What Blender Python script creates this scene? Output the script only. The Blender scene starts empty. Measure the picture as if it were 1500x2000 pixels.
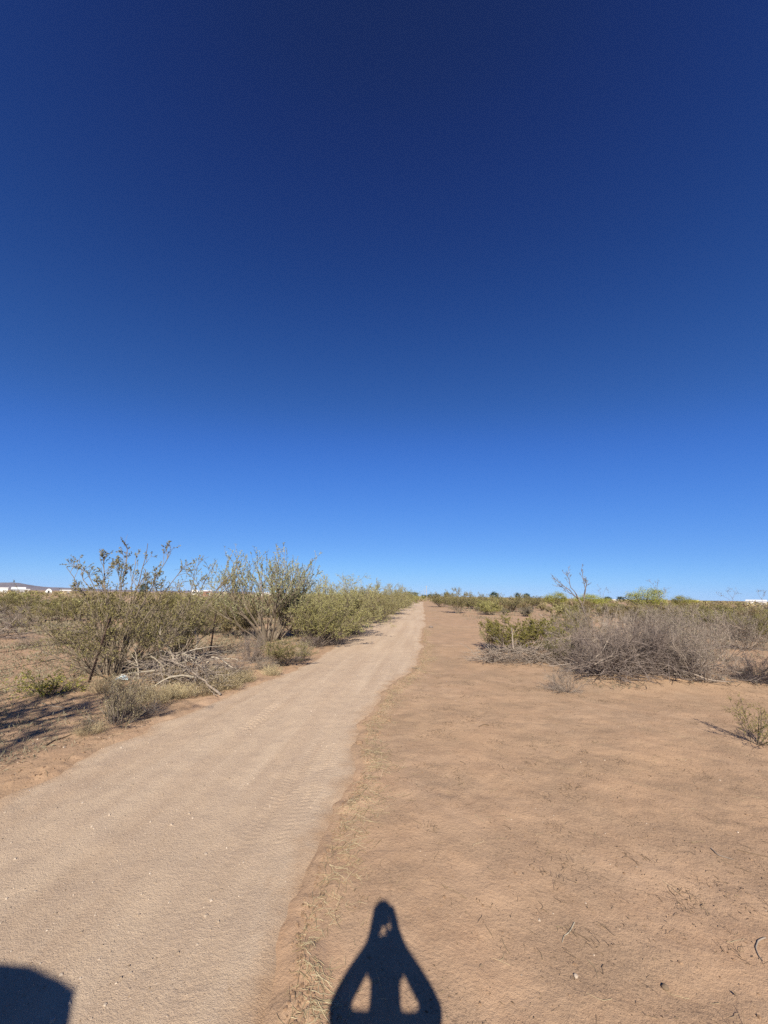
import bpy, bmesh, math, random
import numpy as np
from mathutils import Vector, Matrix

sc = bpy.context.scene
COL = sc.collection
R = math.radians

# ------------------------------------------------------------------ camera
CAM_H = 1.8
PITCH, ROLL, FPX = 12.2, 0.88, 755.0          # FPX: focal length in pixels of a 1500 px wide frame
cam = bpy.data.cameras.new('camera')
cam_o = bpy.data.objects.new('camera', cam)
COL.objects.link(cam_o)
cam.sensor_fit = 'HORIZONTAL'
cam.sensor_width = 36.0
cam.lens = 36.0 * FPX / 1500.0
cam.clip_start = 0.01
cam.clip_end = 40000.0
CAM_M = Matrix.Translation((0, 0, CAM_H)) @ Matrix.Rotation(R(90 + PITCH), 4, 'X') @ Matrix.Rotation(R(ROLL), 4, 'Z')
cam_o.matrix_world = CAM_M
sc.camera = cam_o

# ------------------------------------------------------------------ sky, sun, exposure
EXPO = 0.92
SUN_EL, SUN_AZ = 33.05, 1.0                    # the sun stands behind the camera; azimuth of its shadows, from +Y
sc.view_settings.view_transform = 'Standard'
sc.view_settings.look = 'None'
sc.view_settings.gamma = 1.0
sc.view_settings.exposure = EXPO
sc.cycles.use_denoising = False
sc.cycles.use_adaptive_sampling = False
world = bpy.data.worlds.new('World')
sc.world = world
world.use_nodes = True
wn = world.node_tree
bg = wn.nodes['Background']
sky = wn.nodes.new('ShaderNodeTexSky')
sky.sky_type = 'NISHITA'
sky.sun_disc = False
sky.sun_elevation = R(SUN_EL)
sky.sun_rotation = R(180 + SUN_AZ)
sky.altitude = 2000
sky.air_density = 0.7
sky.dust_density = 0.0
sky.ozone_density = 6.0
# a deep, polarised-looking desert sky: contrast curve on the sky's own light
pre = wn.nodes.new('ShaderNodeVectorMath'); pre.operation = 'SCALE'; pre.inputs[3].default_value = 0.05
cur = wn.nodes.new('ShaderNodeRGBCurve')
post = wn.nodes.new('ShaderNodeVectorMath'); post.operation = 'SCALE'; post.inputs[3].default_value = 10.0 * 2 ** -EXPO
pts = {0: [(0, 0), (.011, .0085), (.0145, .013), (.0235, .029), (.046, .069), (.091, .14), (.2235, .31), (1, .95)],
       1: [(0, 0), (.0235, .022), (.0255, .029), (.031, .047), (.0495, .103), (.098, .228), (.187, .375), (.385, .61), (1, .86)],
       2: [(0, 0), (.0595, .106), (.0625, .140), (.0755, .207), (.1195, .375), (.2235, .72), (.3815, .90), (.565, 1.0), (1, .80)]}
for c, pl in pts.items():
    cv = cur.mapping.curves[c]
    cv.points[0].location = pl[0]
    cv.points[1].location = pl[-1]
    for p in pl[1:-1]:
        cv.points.new(*p)
cur.mapping.update()
wn.links.new(sky.outputs[0], pre.inputs[0])
wn.links.new(pre.outputs[0], cur.inputs['Color'])
wn.links.new(cur.outputs[0], post.inputs[0])
wn.links.new(post.outputs[0], bg.inputs[0])
bg.inputs[1].default_value = 0.1

sun = bpy.data.lights.new('sun', 'SUN')
sun.energy = 4.7
sun.angle = R(0.53)
sun.color = (1.0, 0.94, 0.83)
sun_o = bpy.data.objects.new('sun', sun)
COL.objects.link(sun_o)
SUN_DIR = Vector((math.sin(R(SUN_AZ)) * math.cos(R(SUN_EL)), math.cos(R(SUN_AZ)) * math.cos(R(SUN_EL)), -math.sin(R(SUN_EL))))
sun_o.rotation_euler = SUN_DIR.to_track_quat('-Z', 'Y').to_euler()
sun_o.location = (0, -20, 20)

# ------------------------------------------------------------------ noise and terrain
def _hash(ix, iy, seed):
    h = (ix.astype(np.int64) * 374761393 + iy.astype(np.int64) * 668265263 + seed * 974711) & 0xffffffff
    h = ((h ^ (h >> 13)) * 1274126177) & 0xffffffff
    h = (h ^ (h >> 16)) & 0xffffffff
    return h / 4294967295.0

def vnoise(x, y, seed=0):
    x = np.asarray(x, float); y = np.asarray(y, float)
    x0 = np.floor(x); y0 = np.floor(y)
    fx = x - x0; fy = y - y0
    fx = fx * fx * fx * (fx * (fx * 6 - 15) + 10); fy = fy * fy * fy * (fy * (fy * 6 - 15) + 10)
    a = _hash(x0, y0, seed); b = _hash(x0 + 1, y0, seed); c = _hash(x0, y0 + 1, seed); d = _hash(x0 + 1, y0 + 1, seed)
    return (a * (1 - fx) + b * fx) * (1 - fy) + (c * (1 - fx) + d * fx) * fy - 0.5

def fbm(x, y, octv=4, seed=0, gain=0.5):
    s = 0; a = 1.0
    for i in range(octv):
        s = s + a * vnoise(x * 2 ** i + 13.7 * i, y * 2 ** i - 7.3 * i, seed + i)
        a *= gain
    return s

def sstep(a, b, x):
    t = np.clip((x - a) / (b - a), 0, 1)
    return t * t * (3 - 2 * t)

def ray(px, py):
    d = Vector(((px - 750) / FPX, -(py - 1000) / FPX, -1.0))
    return (CAM_M.to_3x3() @ d)

def at0(px, py, z=0.0):
    d = ray(px, py)
    t = (z - CAM_H) / d.z
    return Vector((d.x * t, d.y * t, z))

_vp = ray(832, 1172)
RA = math.atan2(_vp.x, _vp.y)                 # the road's heading, clockwise from +Y
ux, uy = math.sin(RA), math.cos(RA)           # along the road
vx, vy = math.cos(RA), -math.sin(RA)          # across it, to the right
def st(x, y): return x * ux + y * uy, x * vx + y * vy
def xy(s, t): return s * ux + t * vx, s * uy + t * vy
_r = at0(690, 1520); _l = at0(300, 1420)
T_R = st(_r.x, _r.y)[1]; T_L = st(_l.x, _l.y)[1]
T_C = (T_R + T_L) / 2; T_W = (T_R - T_L) / 2
ROAD_END = 112.0
_a = at0(430, 1900); _b = at0(150, 1670); _c = at0(60, 1800)
TRACK_R, TRACK_L, TRACK_M = (st(q.x, q.y)[1] - T_C for q in (_a, _b, _c))

def base_h(x, y):
    x = np.asarray(x, float); y = np.asarray(y, float)
    d = np.sqrt(x * x + y * y)
    h = 0.10 * fbm(x / 7, y / 7, 3, 5) * sstep(3, 14, d)
    h = h + 0.35 * fbm(x / 45, y / 45, 3, 9) * sstep(20, 70, d)
    h = h + 3.0 * vnoise(x / 600, y / 600, 31) * sstep(300, 1500, d)
    s, t = st(x, y)
    h = h + 0.30 * np.exp(-((s - 114) / 10.0) ** 2) * np.exp(-((t - T_C) / 16.0) ** 2)
    return h

def road_edges(s):
    a = 0.24 * fbm(s / 3.6, s * 0 + 3.3, 3, 41) + 0.14 * fbm(s / 0.9, s * 0 + 6.3, 3, 45) + 0.09 * fbm(s / 0.3, s * 0 + 1.3, 3, 42)
    b = 0.16 * fbm(s / 1.9, s * 0 + 8.1, 3, 43) + 0.10 * fbm(s / 0.35, s * 0 + 4.3, 3, 44)
    # the track swells to the right in the middle distance
    b = b + np.interp(s, [5.5, 7.5, 9.3, 12, 14, 19, 25, 50], [0, .15, .44, .45, .37, 0, -.3, 0])
    a = a + np.interp(s, [4.5, 5.8, 7, 8, 9.5, 10.5, 14, 25, 50, 80, 110], [0, -.12, -.05, .08, .25, .35, .53, .78, .5, .15, .1])
    return T_L + b, T_R + a

def road_h(x, y):
    s, t = st(np.asarray(x, float), np.asarray(y, float))
    u = t - T_C
    h = base_h(x, y) + 0.004
    for c in (-0.92, 0.78):
        h = h - 0.016 * np.exp(-((u - c) / 0.27) ** 2)
    h = h + 0.012 * fbm(s / 1.3, u / 0.5, 3, 51)
    near = sstep(40, 9, np.abs(s))
    h = h + 0.005 * fbm(s / 0.22, u / 0.13, 3, 52) * near
    # long parallel ridges left by wheels and the grader blade
    h = h + (0.009 + 0.012 * sstep(-.4, -1.3, u)) * fbm(u / 0.16, s / 7.0, 3, 53, .6) * near
    # tyre lugs pressed into the dust
    wob = 0.03 * fbm(s / 1.5, s * 0 + 2.2, 2, 54)
    for c, half, per, chev, dep, a0 in ((TRACK_R, .16, .060, .25, .0042, -.02), (TRACK_R - .30, .13, .057, -.3, .0035, .02), (TRACK_L, .11, .10, 1.2, .008, -.2), (TRACK_M + .15, .12, .08, .8, .006, .0)):
        w = u - c - wob
        ph = (s + chev * np.abs(w)) / per
        lug = sstep(.30, .48, np.abs(ph - np.floor(ph) - .5) + .22 * fbm(s / .06, u / .06, 2, 55))
        col = sstep(.10, .2, np.abs((w / .085) - np.floor(w / .085) - .5))
        fade = sstep(a0, a0 + .25, fbm(s / 2.2, u / .8, 2, 56 + int(per * 1000)))
        h = h - dep * lug * col * sstep(half, half - .03, np.abs(w)) * fade * sstep(16, 8, np.abs(s))
    return h

def ground_h(x, y):
    x = np.asarray(x, float); y = np.asarray(y, float)
    s, t = st(x, y)
    d = np.sqrt(x * x + y * y)
    near = sstep(60, 12, d)
    h = base_h(x, y)
    tl, tr = road_edges(s)
    rough = 0.030 * fbm(x / 1.5, y / 1.5, 3, 61) + 0.009 * fbm(x / 0.22, y / 0.22, 4, 62, 0.6) * sstep(14, 5, d)
    off = np.where(t > T_C, t - tr, tl - t)          # >0 outside the road
    inside = sstep(0.02, -0.10, off)
    h = h + rough * near * sstep(-0.02, 0.3, off)
    lump = 0.25 + 1.6 * np.clip(fbm(s / 0.35, t / 0.2, 4, 63, .6) + 0.2, 0, 1)
    right = t > T_C
    h = h + np.where(right, 0.036, 0.034) * lump * np.exp(-((off - 0.13) / 0.12) ** 2) * near
    h = h + np.where(right, 0.0, 0.07) * sstep(0.1, 1.2, off) * near
    # old wheel ruts and hoof-churned sand right of the road
    h = h + 0.012 * np.clip(fbm(x / 0.33 + y / 2.2, y / 0.9, 3, 64), 0.1, 0.6) * near * np.where(right, 1, 0.4) * sstep(0.2, 0.6, off)
    for c in (.95, 2.45):
        h = h - 0.014 * np.exp(-((t - tr - c - .12 * fbm(s / 4, s * 0, 2, 66)) / .16) ** 2) * (0.5 + fbm(s / 1.1, t / .4, 3, 67)) * near
    h = h + 0.008 * fbm(x / 0.3, y / 0.3, 4, 68, .6) * near * sstep(0.1, 0.5, off)
    # low sand hummocks under the brush on the right
    for (bx, by, r, a) in HUMMOCKS:
        h = h + a * np.exp(-(((x - bx) ** 2 + (y - by) ** 2) / r ** 2))
    return h - 0.03 * inside * np.where(np.abs(s) < ROAD_END + 12, 1, 0)

HUMMOCKS = []
for (px, py, r, a) in ((1270, 1325, 0.9, .12), (1350, 1330, .8, .09), (1180, 1325, .7, .08), (1000, 1290, .9, .06), (1090, 1250, 1.6, .15), (1480, 1335, .9, .12), (230, 1320, 1.0, .08), (120, 1360, .7, .07)):
    q = at0(px, py); HUMMOCKS.append((q.x, q.y, r, a))

def at(px, py):
    z = 0.0
    for _ in range(3):
        q = at0(px, py, z)
        z = float(ground_h(q.x, q.y))
    return Vector((q.x, q.y, z))

def depth(q):
    return -(CAM_M.inverted() @ Vector(q)).z

# ------------------------------------------------------------------ object helpers
def tag(o, label=None, cat=None, group=None, kind=None):
    if label: o['label'] = label
    if cat: o['category'] = cat
    if group: o['group'] = group
    if kind: o['kind'] = kind
    return o

def empty(name, loc, rz=0.0):
    o = bpy.data.objects.new(name, None)
    o.empty_display_size = 0.2
    COL.objects.link(o)
    o.location = loc
    o.rotation_euler = (0, 0, rz)
    return o

class MB:
    """collects quads; build() links them as ONE mesh object"""
    def __init__(self): self.V = []; self.Q = []; self.M = []; self.n = 0; self.smooth = False
    def add(self, V, Q, m=0):
        V = np.asarray(V, float).reshape(-1, 3); Q = np.asarray(Q, int).reshape(-1, 4)
        self.V.append(V); self.Q.append(Q + self.n); self.M.append(np.full(len(Q), m)); self.n += len(V)
    def box(self, c, s, rz=0.0, m=0):
        s = np.asarray(s, float) / 2
        P = np.array([(-1, -1, -1), (1, -1, -1), (1, 1, -1), (-1, 1, -1), (-1, -1, 1), (1, -1, 1), (1, 1, 1), (-1, 1, 1)], float) * s
        ca, sa = math.cos(rz), math.sin(rz)
        P = np.stack([P[:, 0] * ca - P[:, 1] * sa, P[:, 0] * sa + P[:, 1] * ca, P[:, 2]], 1) + np.asarray(c, float)
        self.add(P, [(0, 3, 2, 1), (4, 5, 6, 7), (0, 1, 5, 4), (1, 2, 6, 5), (2, 3, 7, 6), (3, 0, 4, 7)], m)
    def tubes(self, P, r0, r1, k=3, m=0):
        """P (N, S, 3) polylines; r0, r1 start and end radius (N,)"""
        P = np.asarray(P, float)
        if len(P) == 0: return
        N, S, _ = P.shape
        T = np.gradient(P, axis=1)
        T /= np.linalg.norm(T, axis=2, keepdims=True) + 1e-9
        ref = np.where(np.abs(T[..., 2:3]) > 0.85, np.array([1.0, 0, 0]), np.array([0, 0, 1.0]))
        A = np.cross(T, ref); A /= np.linalg.norm(A, axis=2, keepdims=True) + 1e-9
        B = np.cross(T, A)
        w = np.linspace(0, 1, S)[None, :]
        r = (np.asarray(r0, float).reshape(-1, 1) * (1 - w) + np.asarray(r1, float).reshape(-1, 1) * w)
        ang = np.arange(k) * 2 * math.pi / k
        V = P[:, :, None, :] + r[:, :, None, None] * (np.cos(ang)[None, None, :, None] * A[:, :, None, :] + np.sin(ang)[None, None, :, None] * B[:, :, None, :])
        idx = np.arange(N * S * k).reshape(N, S, k)
        a = idx[:, :-1, :]; b = idx[:, 1:, :]
        a2 = np.roll(a, -1, 2); b2 = np.roll(b, -1, 2)
        self.add(V.reshape(-1, 3), np.stack([a, a2, b2, b], -1).reshape(-1, 4), m)
    def leaves(self, P, D, L, W, rng, m=0, flat=0.0):
        """diamond leaves at P pointing along D"""
        P = np.asarray(P, float); N = len(P)
        if N == 0: return
        D = D / (np.linalg.norm(D, axis=1, keepdims=True) + 1e-9)
        S = rng.normal(size=(N, 3)); S -= (S * D).sum(1, keepdims=True) * D
        S /= np.linalg.norm(S, axis=1, keepdims=True) + 1e-9
        L = np.asarray(L, float).reshape(-1, 1) * np.ones((N, 1)); W = np.asarray(W, float).reshape(-1, 1) * np.ones((N, 1))
        V = np.stack([P, P + D * L * .5 + S * W * .5, P + D * L, P + D * L * .5 - S * W * .5], 1)
        self.add(V.reshape(-1, 3), np.arange(4 * N).reshape(N, 4), m)
    def arrays(self):
        return np.concatenate(self.V), np.concatenate(self.Q), np.concatenate(self.M)
    def mesh(self, name, mats):
        V, Q, M = self.arrays()
        me = bpy.data.meshes.new(name)
        me.vertices.add(len(V)); me.vertices.foreach_set('co', V.astype(np.float32).ravel())
        me.loops.add(len(Q) * 4); me.loops.foreach_set('vertex_index', Q.astype(np.int32).ravel())
        me.polygons.add(len(Q))
        me.polygons.foreach_set('loop_start', np.arange(0, len(Q) * 4, 4, dtype=np.int32))
        for mt in (mats if isinstance(mats, (list, tuple)) else [mats]): me.materials.append(mt)
        me.polygons.foreach_set('material_index', M.astype(np.int32))
        me.polygons.foreach_set('use_smooth', np.full(len(Q), self.smooth, bool))
        me.update(calc_edges=True)
        return me
    def build(self, name, mats, parent=None):
        return link(name, self.mesh(name, mats), parent)

def link(name, me, parent=None):
    o = bpy.data.objects.new(name, me)
    COL.objects.link(o)
    if parent is not None: o.parent = parent
    return o

# ------------------------------------------------------------------ materials
def new_mat(name):
    m = bpy.data.materials.new(name); m.use_nodes = True
    nt = m.node_tree
    b = nt.nodes['Principled BSDF']
    b.inputs['Roughness'].default_value = 0.9
    b.inputs['Specular IOR Level'].default_value = 0.15
    return m, nt, b

def N(nt, typ, **kw):
    n = nt.nodes.new(typ)
    for k, v in kw.items(): setattr(n, k, v)
    return n

def noise(nt, vec, scale, detail=4, rough=0.55, dist=0.0):
    n = N(nt, 'ShaderNodeTexNoise')
    n.inputs['Scale'].default_value = scale; n.inputs['Detail'].default_value = detail
    n.inputs['Roughness'].default_value = rough; n.inputs['Distortion'].default_value = dist
    if vec is not None: nt.links.new(vec, n.inputs['Vector'])
    return n.outputs['Fac']

def ramp(nt, fac, stops):
    n = N(nt, 'ShaderNodeValToRGB')
    e = n.color_ramp.elements
    while len(e) < len(stops): e.new(0.5)
    for i, (p, c) in enumerate(stops):
        e[i].position = p
        e[i].color = (*c, 1) if len(c) == 3 else c
    nt.links.new(fac, n.inputs[0])
    return n.outputs[0]

def mix(nt, fac, a, b, mode='MIX'):
    n = N(nt, 'ShaderNodeMix', data_type='RGBA', blend_type=mode)
    for sock, v in ((n.inputs[0], fac), (n.inputs[6], a), (n.inputs[7], b)):
        if hasattr(v, 'links') or hasattr(v, 'is_linked'): nt.links.new(v, sock)
        elif isinstance(v, (int, float)): sock.default_value = v
        else: sock.default_value = (*v, 1)
    return n.outputs[2]

def math_n(nt, op, a, b=None):
    n = N(nt, 'ShaderNodeMath', operation=op)
    for i, v in enumerate((a, b)):
        if v is None: continue
        if isinstance(v, (int, float)): n.inputs[i].default_value = v
        else: nt.links.new(v, n.inputs[i])
    return n.outputs[0]

def bump(nt, height, strength, dist, prev=None):
    n = N(nt, 'ShaderNodeBump')
    n.inputs['Strength'].default_value = strength; n.inputs['Distance'].default_value = dist
    nt.links.new(height, n.inputs['Height'])
    if prev is not None: nt.links.new(prev, n.inputs['Normal'])
    return n.outputs['Normal']

def sand_mat():
    m, nt, b = new_mat('orange_sand')
    tc = N(nt, 'ShaderNodeTexCoord').outputs['Object']
    big = noise(nt, tc, 0.35, 4); mid = noise(nt, tc, 2.2, 5, 0.6); fine = noise(nt, tc, 38, 5, 0.65); grit = noise(nt, tc, 190, 3, 0.7)
    c = ramp(nt, big, [(0.35, (.410, .262, .158)), (0.65, (.430, .292, .190))])
    c = mix(nt, ramp(nt, mid, [(0.38, (0, 0, 0)), (0.66, (1, 1, 1))]), c, (.350, .222, .137))
    c = mix(nt, math_n(nt, 'MULTIPLY', ramp(nt, fine, [(0.44, (0, 0, 0)), (0.72, (1, 1, 1))]), 0.55), c, (.455, .305, .195))
    # dark crumbs of bark and leaf litter
    spot = ramp(nt, noise(nt, tc, 60, 5, 0.8, 0.8), [(0.52, (0, 0, 0)), (0.63, (1, 1, 1))])
    patch = ramp(nt, noise(nt, tc, 1.3, 4, 0.6), [(0.42, (0, 0, 0)), (0.62, (1, 1, 1))])
    c = mix(nt, math_n(nt, 'MULTIPLY', patch, 0.36), c, (.27, .19, .125))
    c = mix(nt, math_n(nt, 'MULTIPLY', math_n(nt, 'MULTIPLY', spot, patch), 0.8), c, (.13, .088, .06))
    # faint weedy film further out
    g = ramp(nt, noise(nt, tc, 0.12, 5, 0.6), [(0.42, (0, 0, 0)), (0.62, (1, 1, 1))])
    c = mix(nt, math_n(nt, 'MULTIPLY', g, 0.22), c, (.26, .20, .12))
    c = mix(nt, math_n(nt, 'MULTIPLY', ramp(nt, grit, [(0.35, (1, 1, 1)), (0.5, (0, 0, 0))]), 0.35), c, (.24, .15, .09))
    nt.links.new(c, b.inputs['Base Color'])
    n1 = bump(nt, mid, 0.35, 0.03)
    n2 = bump(nt, fine, 0.6, 0.013, n1)
    n3 = bump(nt, grit, 0.7, 0.005, n2)
    nt.links.new(n3, b.inputs['Normal'])
    b.inputs['Specular IOR Level'].default_value = 0.05
    return m

def road_mat():
    m, nt, b = new_mat('graded_dirt')
    tc = N(nt, 'ShaderNodeTexCoord').outputs['Object']       # x across the road, y along it
    sep = N(nt, 'ShaderNodeSeparateXYZ'); nt.links.new(tc, sep.inputs[0])
    X, Y = sep.outputs[0], sep.outputs[1]
    mp = N(nt, 'ShaderNodeMapping'); mp.inputs['Scale'].default_value = (1.6, 0.10, 1); nt.links.new(tc, mp.inputs['Vector'])
    streak = noise(nt, mp.outputs[0], 1.6, 4, 0.6)
    fine = noise(nt, tc, 55, 5, 0.7); grit = noise(nt, tc, 170, 3, 0.75); mid = noise(nt, tc, 3.0, 5, 0.6)
    c = ramp(nt, streak, [(0.36, (.440, .320, .218)), (0.64, (.515, .390, .272))])
    c = mix(nt, math_n(nt, 'MULTIPLY', ramp(nt, mid, [(0.42, (0, 0, 0)), (0.68, (1, 1, 1))]), 0.35), c, (.345, .255, .19))
    # gravelly left half: darker, speckled
    left = ramp(nt, math_n(nt, 'ADD', math_n(nt, 'MULTIPLY', X, -0.28), math_n(nt, 'MULTIPLY', mid, 0.5)), [(0.05, (0, 0, 0)), (0.75, (1, 1, 1))])
    gr = ramp(nt, grit, [(0.36, (1, 1, 1)), (0.5, (0, 0, 0))])
    c = mix(nt, math_n(nt, 'MULTIPLY', gr, math_n(nt, 'ADD', math_n(nt, 'MULTIPLY', left, 0.40), 0.18)), c, (.215, .15, .105))
    c = mix(nt, math_n(nt, 'MULTIPLY', ramp(nt, fine, [(0.52, (0, 0, 0)), (0.75, (1, 1, 1))]), 0.5), c, (.50, .39, .295))
    peb = N(nt, 'ShaderNodeTexVoronoi'); peb.inputs['Scale'].default_value = 26; nt.links.new(tc, peb.inputs['Vector'])
    pale = ramp(nt, peb.outputs['Distance'], [(0.07, (1, 1, 1)), (0.10, (0, 0, 0))])
    c = mix(nt, math_n(nt, 'MULTIPLY', pale, 0.5), c, (.60, .50, .40))
    ea = N(nt, 'ShaderNodeAttribute', attribute_name='edge_distance')
    ex = math_n(nt, 'ADD', ea.outputs['Fac'], math_n(nt, 'MULTIPLY', math_n(nt, 'SUBTRACT', noise(nt, tc, 2.2, 6, 0.7), 0.5), 0.75))
    c = mix(nt, ramp(nt, math_n(nt, 'ADD', ex, 0.5), [(0.30, (0, 0, 0)), (0.56, (1, 1, 1))]), c, (.385, .255, .158))
    nt.links.new(c, b.inputs['Base Color'])
    n1 = bump(nt, mid, 0.35, 0.04)
    n3 = bump(nt, fine, 0.7, 0.012, n1)
    n4 = bump(nt, grit, 0.9, 0.006, n3)
    nt.links.new(n4, b.inputs['Normal'])
    b.inputs['Specular IOR Level'].default_value = 0.05
    return m

def leaf_mat(name, dark, light, trans=0.2, hue=0.02):
    m = bpy.data.materials.new(name); m.use_nodes = True
    nt = m.node_tree; nt.nodes.clear()
    out = N(nt, 'ShaderNodeOutputMaterial')
    geo = N(nt, 'ShaderNodeNewGeometry'); oi = N(nt, 'ShaderNodeObjectInfo')
    c = ramp(nt, geo.outputs['Random Per Island'], [(0.0, dark), (0.55, tuple((a + b) / 2 for a, b in zip(dark, light))), (1.0, light)])
    hs = N(nt, 'ShaderNodeHueSaturation')
    nt.links.new(math_n(nt, 'ADD', math_n(nt, 'MULTIPLY', oi.outputs['Random'], hue), 0.5 - hue / 2), hs.inputs['Hue'])
    nt.links.new(math_n(nt, 'ADD', math_n(nt, 'MULTIPLY', oi.outputs['Random'], 0.4), 0.8), hs.inputs['Value'])
    nt.links.new(c, hs.inputs['Color'])
    d = N(nt, 'ShaderNodeBsdfDiffuse'); t = N(nt, 'ShaderNodeBsdfTranslucent'); mx = N(nt, 'ShaderNodeMixShader')
    mx.inputs[0].default_value = trans
    nt.links.new(hs.outputs[0], d.inputs[0]); nt.links.new(hs.outputs[0], t.inputs[0])
    nt.links.new(d.outputs[0], mx.inputs[1]); nt.links.new(t.outputs[0], mx.inputs[2])
    nt.links.new(mx.outputs[0], out.inputs[0])
    return m

def wood_mat(name, dark, light):
    m, nt, b = new_mat(name)
    geo = N(nt, 'ShaderNodeNewGeometry')
    tc = N(nt, 'ShaderNodeTexCoord').outputs['Object']
    c = ramp(nt, geo.outputs['Random Per Island'], [(0.0, dark), (1.0, light)])
    c = mix(nt, math_n(nt, 'MULTIPLY', noise(nt, tc, 25, 3), 0.6), c, tuple(v * 0.45 for v in dark))
    nt.links.new(c, b.inputs['Base Color'])
    return m

def plain_mat(name, col, rough=0.7, spec=0.3, metal=0.0, var=0.12, scale=6):
    m, nt, b = new_mat(name)
    tc = N(nt, 'ShaderNodeTexCoord').outputs['Object']
    c = mix(nt, noise(nt, tc, scale, 5, 0.6), tuple(v * (1 - var) for v in col), tuple(min(1, v * (1 + var)) for v in col))
    nt.links.new(c, b.inputs['Base Color'])
    b.inputs['Roughness'].default_value = rough; b.inputs['Specular IOR Level'].default_value = spec; b.inputs['Metallic'].default_value = metal
    return m

M = {}
M['clod'] = wood_mat('earth_clod', (.20, .125, .075), (.33, .215, .135))
M['scrub'] = leaf_mat('dry_scrub_leaf', (.175, .135, .068), (.34, .275, .145))
M['dark_dead'] = wood_mat('dark_dead_twig', (.055, .043, .043), (.13, .105, .10))
M['sand'] = sand_mat()
M['road'] = road_mat()
M['creosote'] = leaf_mat('creosote_leaf', (.16, .142, .050), (.35, .312, .135))
M['creosote_green'] = leaf_mat('fresh_creosote_leaf', (.15, .14, .032), (.33, .305, .085))
M['mesquite'] = leaf_mat('mesquite_leaf', (.20, .180, .075), (.42, .38, .18))
M['broom'] = leaf_mat('broom_leaf', (.20, .20, .095), (.40, .40, .22))
M['verde'] = leaf_mat('yellow_green_leaf', (.17, .17, .035), (.36, .34, .09))
M['sage'] = leaf_mat('pale_sage_leaf', (.25, .22, .12), (.47, .415, .24))
M['grey_leaf'] = leaf_mat('grey_leaf', (.13, .11, .075), (.26, .225, .155))
M['dark_tree'] = leaf_mat('dark_tree_leaf', (.02, .035, .02), (.06, .08, .04))
M['straw'] = leaf_mat('straw', (.24, .18, .10), (.50, .41, .26), 0.2)
M['yellow'] = leaf_mat('yellow_petal', (.55, .42, .02), (.75, .62, .04), 0.3)
M['bark'] = wood_mat('grey_brown_bark', (.14, .11, .078), (.26, .205, .15))
M['dead'] = wood_mat('dead_grey_twig', (.19, .150, .118), (.36, .295, .235))
M['purple_dead'] = wood_mat('dead_purple_grey_twig', (.135, .104, .088), (.275, .22, .182))
M['pale_dead'] = wood_mat('bleached_limb', (.28, .23, .165), (.46, .395, .30))
M['litter'] = wood_mat('dark_litter', (.12, .083, .055), (.27, .19, .12))
M['pebble'] = wood_mat('pale_pebble', (.28, .21, .15), (.58, .48, .38))
M['rust'] = plain_mat('rusty_steel', (.085, .055, .042), 0.85, 0.2, 0.3, 0.4, 30)
M['wire'] = plain_mat('rusty_wire', (.10, .075, .06), 0.7, 0.3, 0.5, 0.3, 30)
M['white'] = plain_mat('white_paint', (.66, .65, .62), 0.6)
M['offwhite'] = plain_mat('off_white_wall', (.62, .58, .52), 0.8)
M['tan_wall'] = plain_mat('tan_wall', (.48, .38, .28), 0.85)
M['grey_wall'] = plain_mat('grey_wall', (.34, .33, .33), 0.8)
M['dark_open'] = plain_mat('dark_opening', (.03, .03, .035), 0.5)
M['red_roof'] = plain_mat('brown_roof', (.22, .11, .08), 0.8)
M['yellow_paint'] = plain_mat('yellow_paint', (.62, .52, .08), 0.5)
M['pole'] = plain_mat('weathered_pole', (.34, .30, .26), 0.85)
M['ceramic'] = plain_mat('insulator', (.5, .48, .45), 0.3)
M['mountain'] = plain_mat('mountain_rock', (.17, .135, .125), 0.95, 0.05, 0, 0.35, 0.002)
M['plastic'] = plain_mat('crumpled_plastic', (.40, .50, .54), 0.35, 0.5)

# ------------------------------------------------------------------ the ground and the road
def spread(lo, hi, a, b, step, grow, cap=1e9):
    out = list(np.arange(a, b, step))
    p, s = b, step
    while p < hi:
        out.append(p); s = min(s * grow, cap); p += s
    out.append(hi)
    p, s = a - step, step
    left = []
    while p > lo:
        left.append(p); s = min(s * grow, cap); p -= s
    left.append(lo)
    return np.array(left[::-1] + out)

def grid_mesh(X, Y, Z, mb):
    ny, nx = Z.shape
    V = np.stack([X, Y, Z], -1).reshape(-1, 3)
    i = np.arange(nx * ny).reshape(ny, nx)
    mb.add(V, np.stack([i[:-1, :-1], i[:-1, 1:], i[1:, 1:], i[1:, :-1]], -1).reshape(-1, 4))

FAR = 14000.0
gx = spread(-FAR, FAR, -5.0, 5.0, 0.025, 1.03)
gy = spread(-FAR, FAR, 1.9, 7.0, 0.025, 1.025)
X, Y = np.meshgrid(gx, gy)
mb = MB(); mb.smooth = True
grid_mesh(X, Y, ground_h(X, Y), mb)
tag(mb.build('ground', M['sand']), kind='structure')

# the road sheet lies in its own frame: local x across, local y along
rt = np.linspace(-T_W - 0.7, T_W + 1.1, 340)
rs = spread(-45, ROAD_END, 1.7, 6.5, 0.012, 1.02, 1.2)
U, S = np.meshgrid(rt, rs)
wx, wy = xy(S, U + T_C)
Z = road_h(wx, wy)
tl, tr = road_edges(S)
edge = np.maximum(U + T_C - tr, tl - U - T_C)
endf = sstep(ROAD_END - 6, ROAD_END, S)
Z = Z - 0.05 * sstep(-0.10, 0.20, edge) - 0.2 * sstep(.15, .6, edge) - 0.12 * endf
mb = MB(); mb.smooth = True
ro = None
grid_mesh(U, S, Z, mb)
ro = mb.build('dirt_road', M['road'])
at_ = ro.data.attributes.new('edge_distance', 'FLOAT', 'POINT')      # metres outside the road's edge
at_.data.foreach_set('value', edge.astype(np.float32).ravel())
cx_, cy_ = xy(0, T_C)
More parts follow.
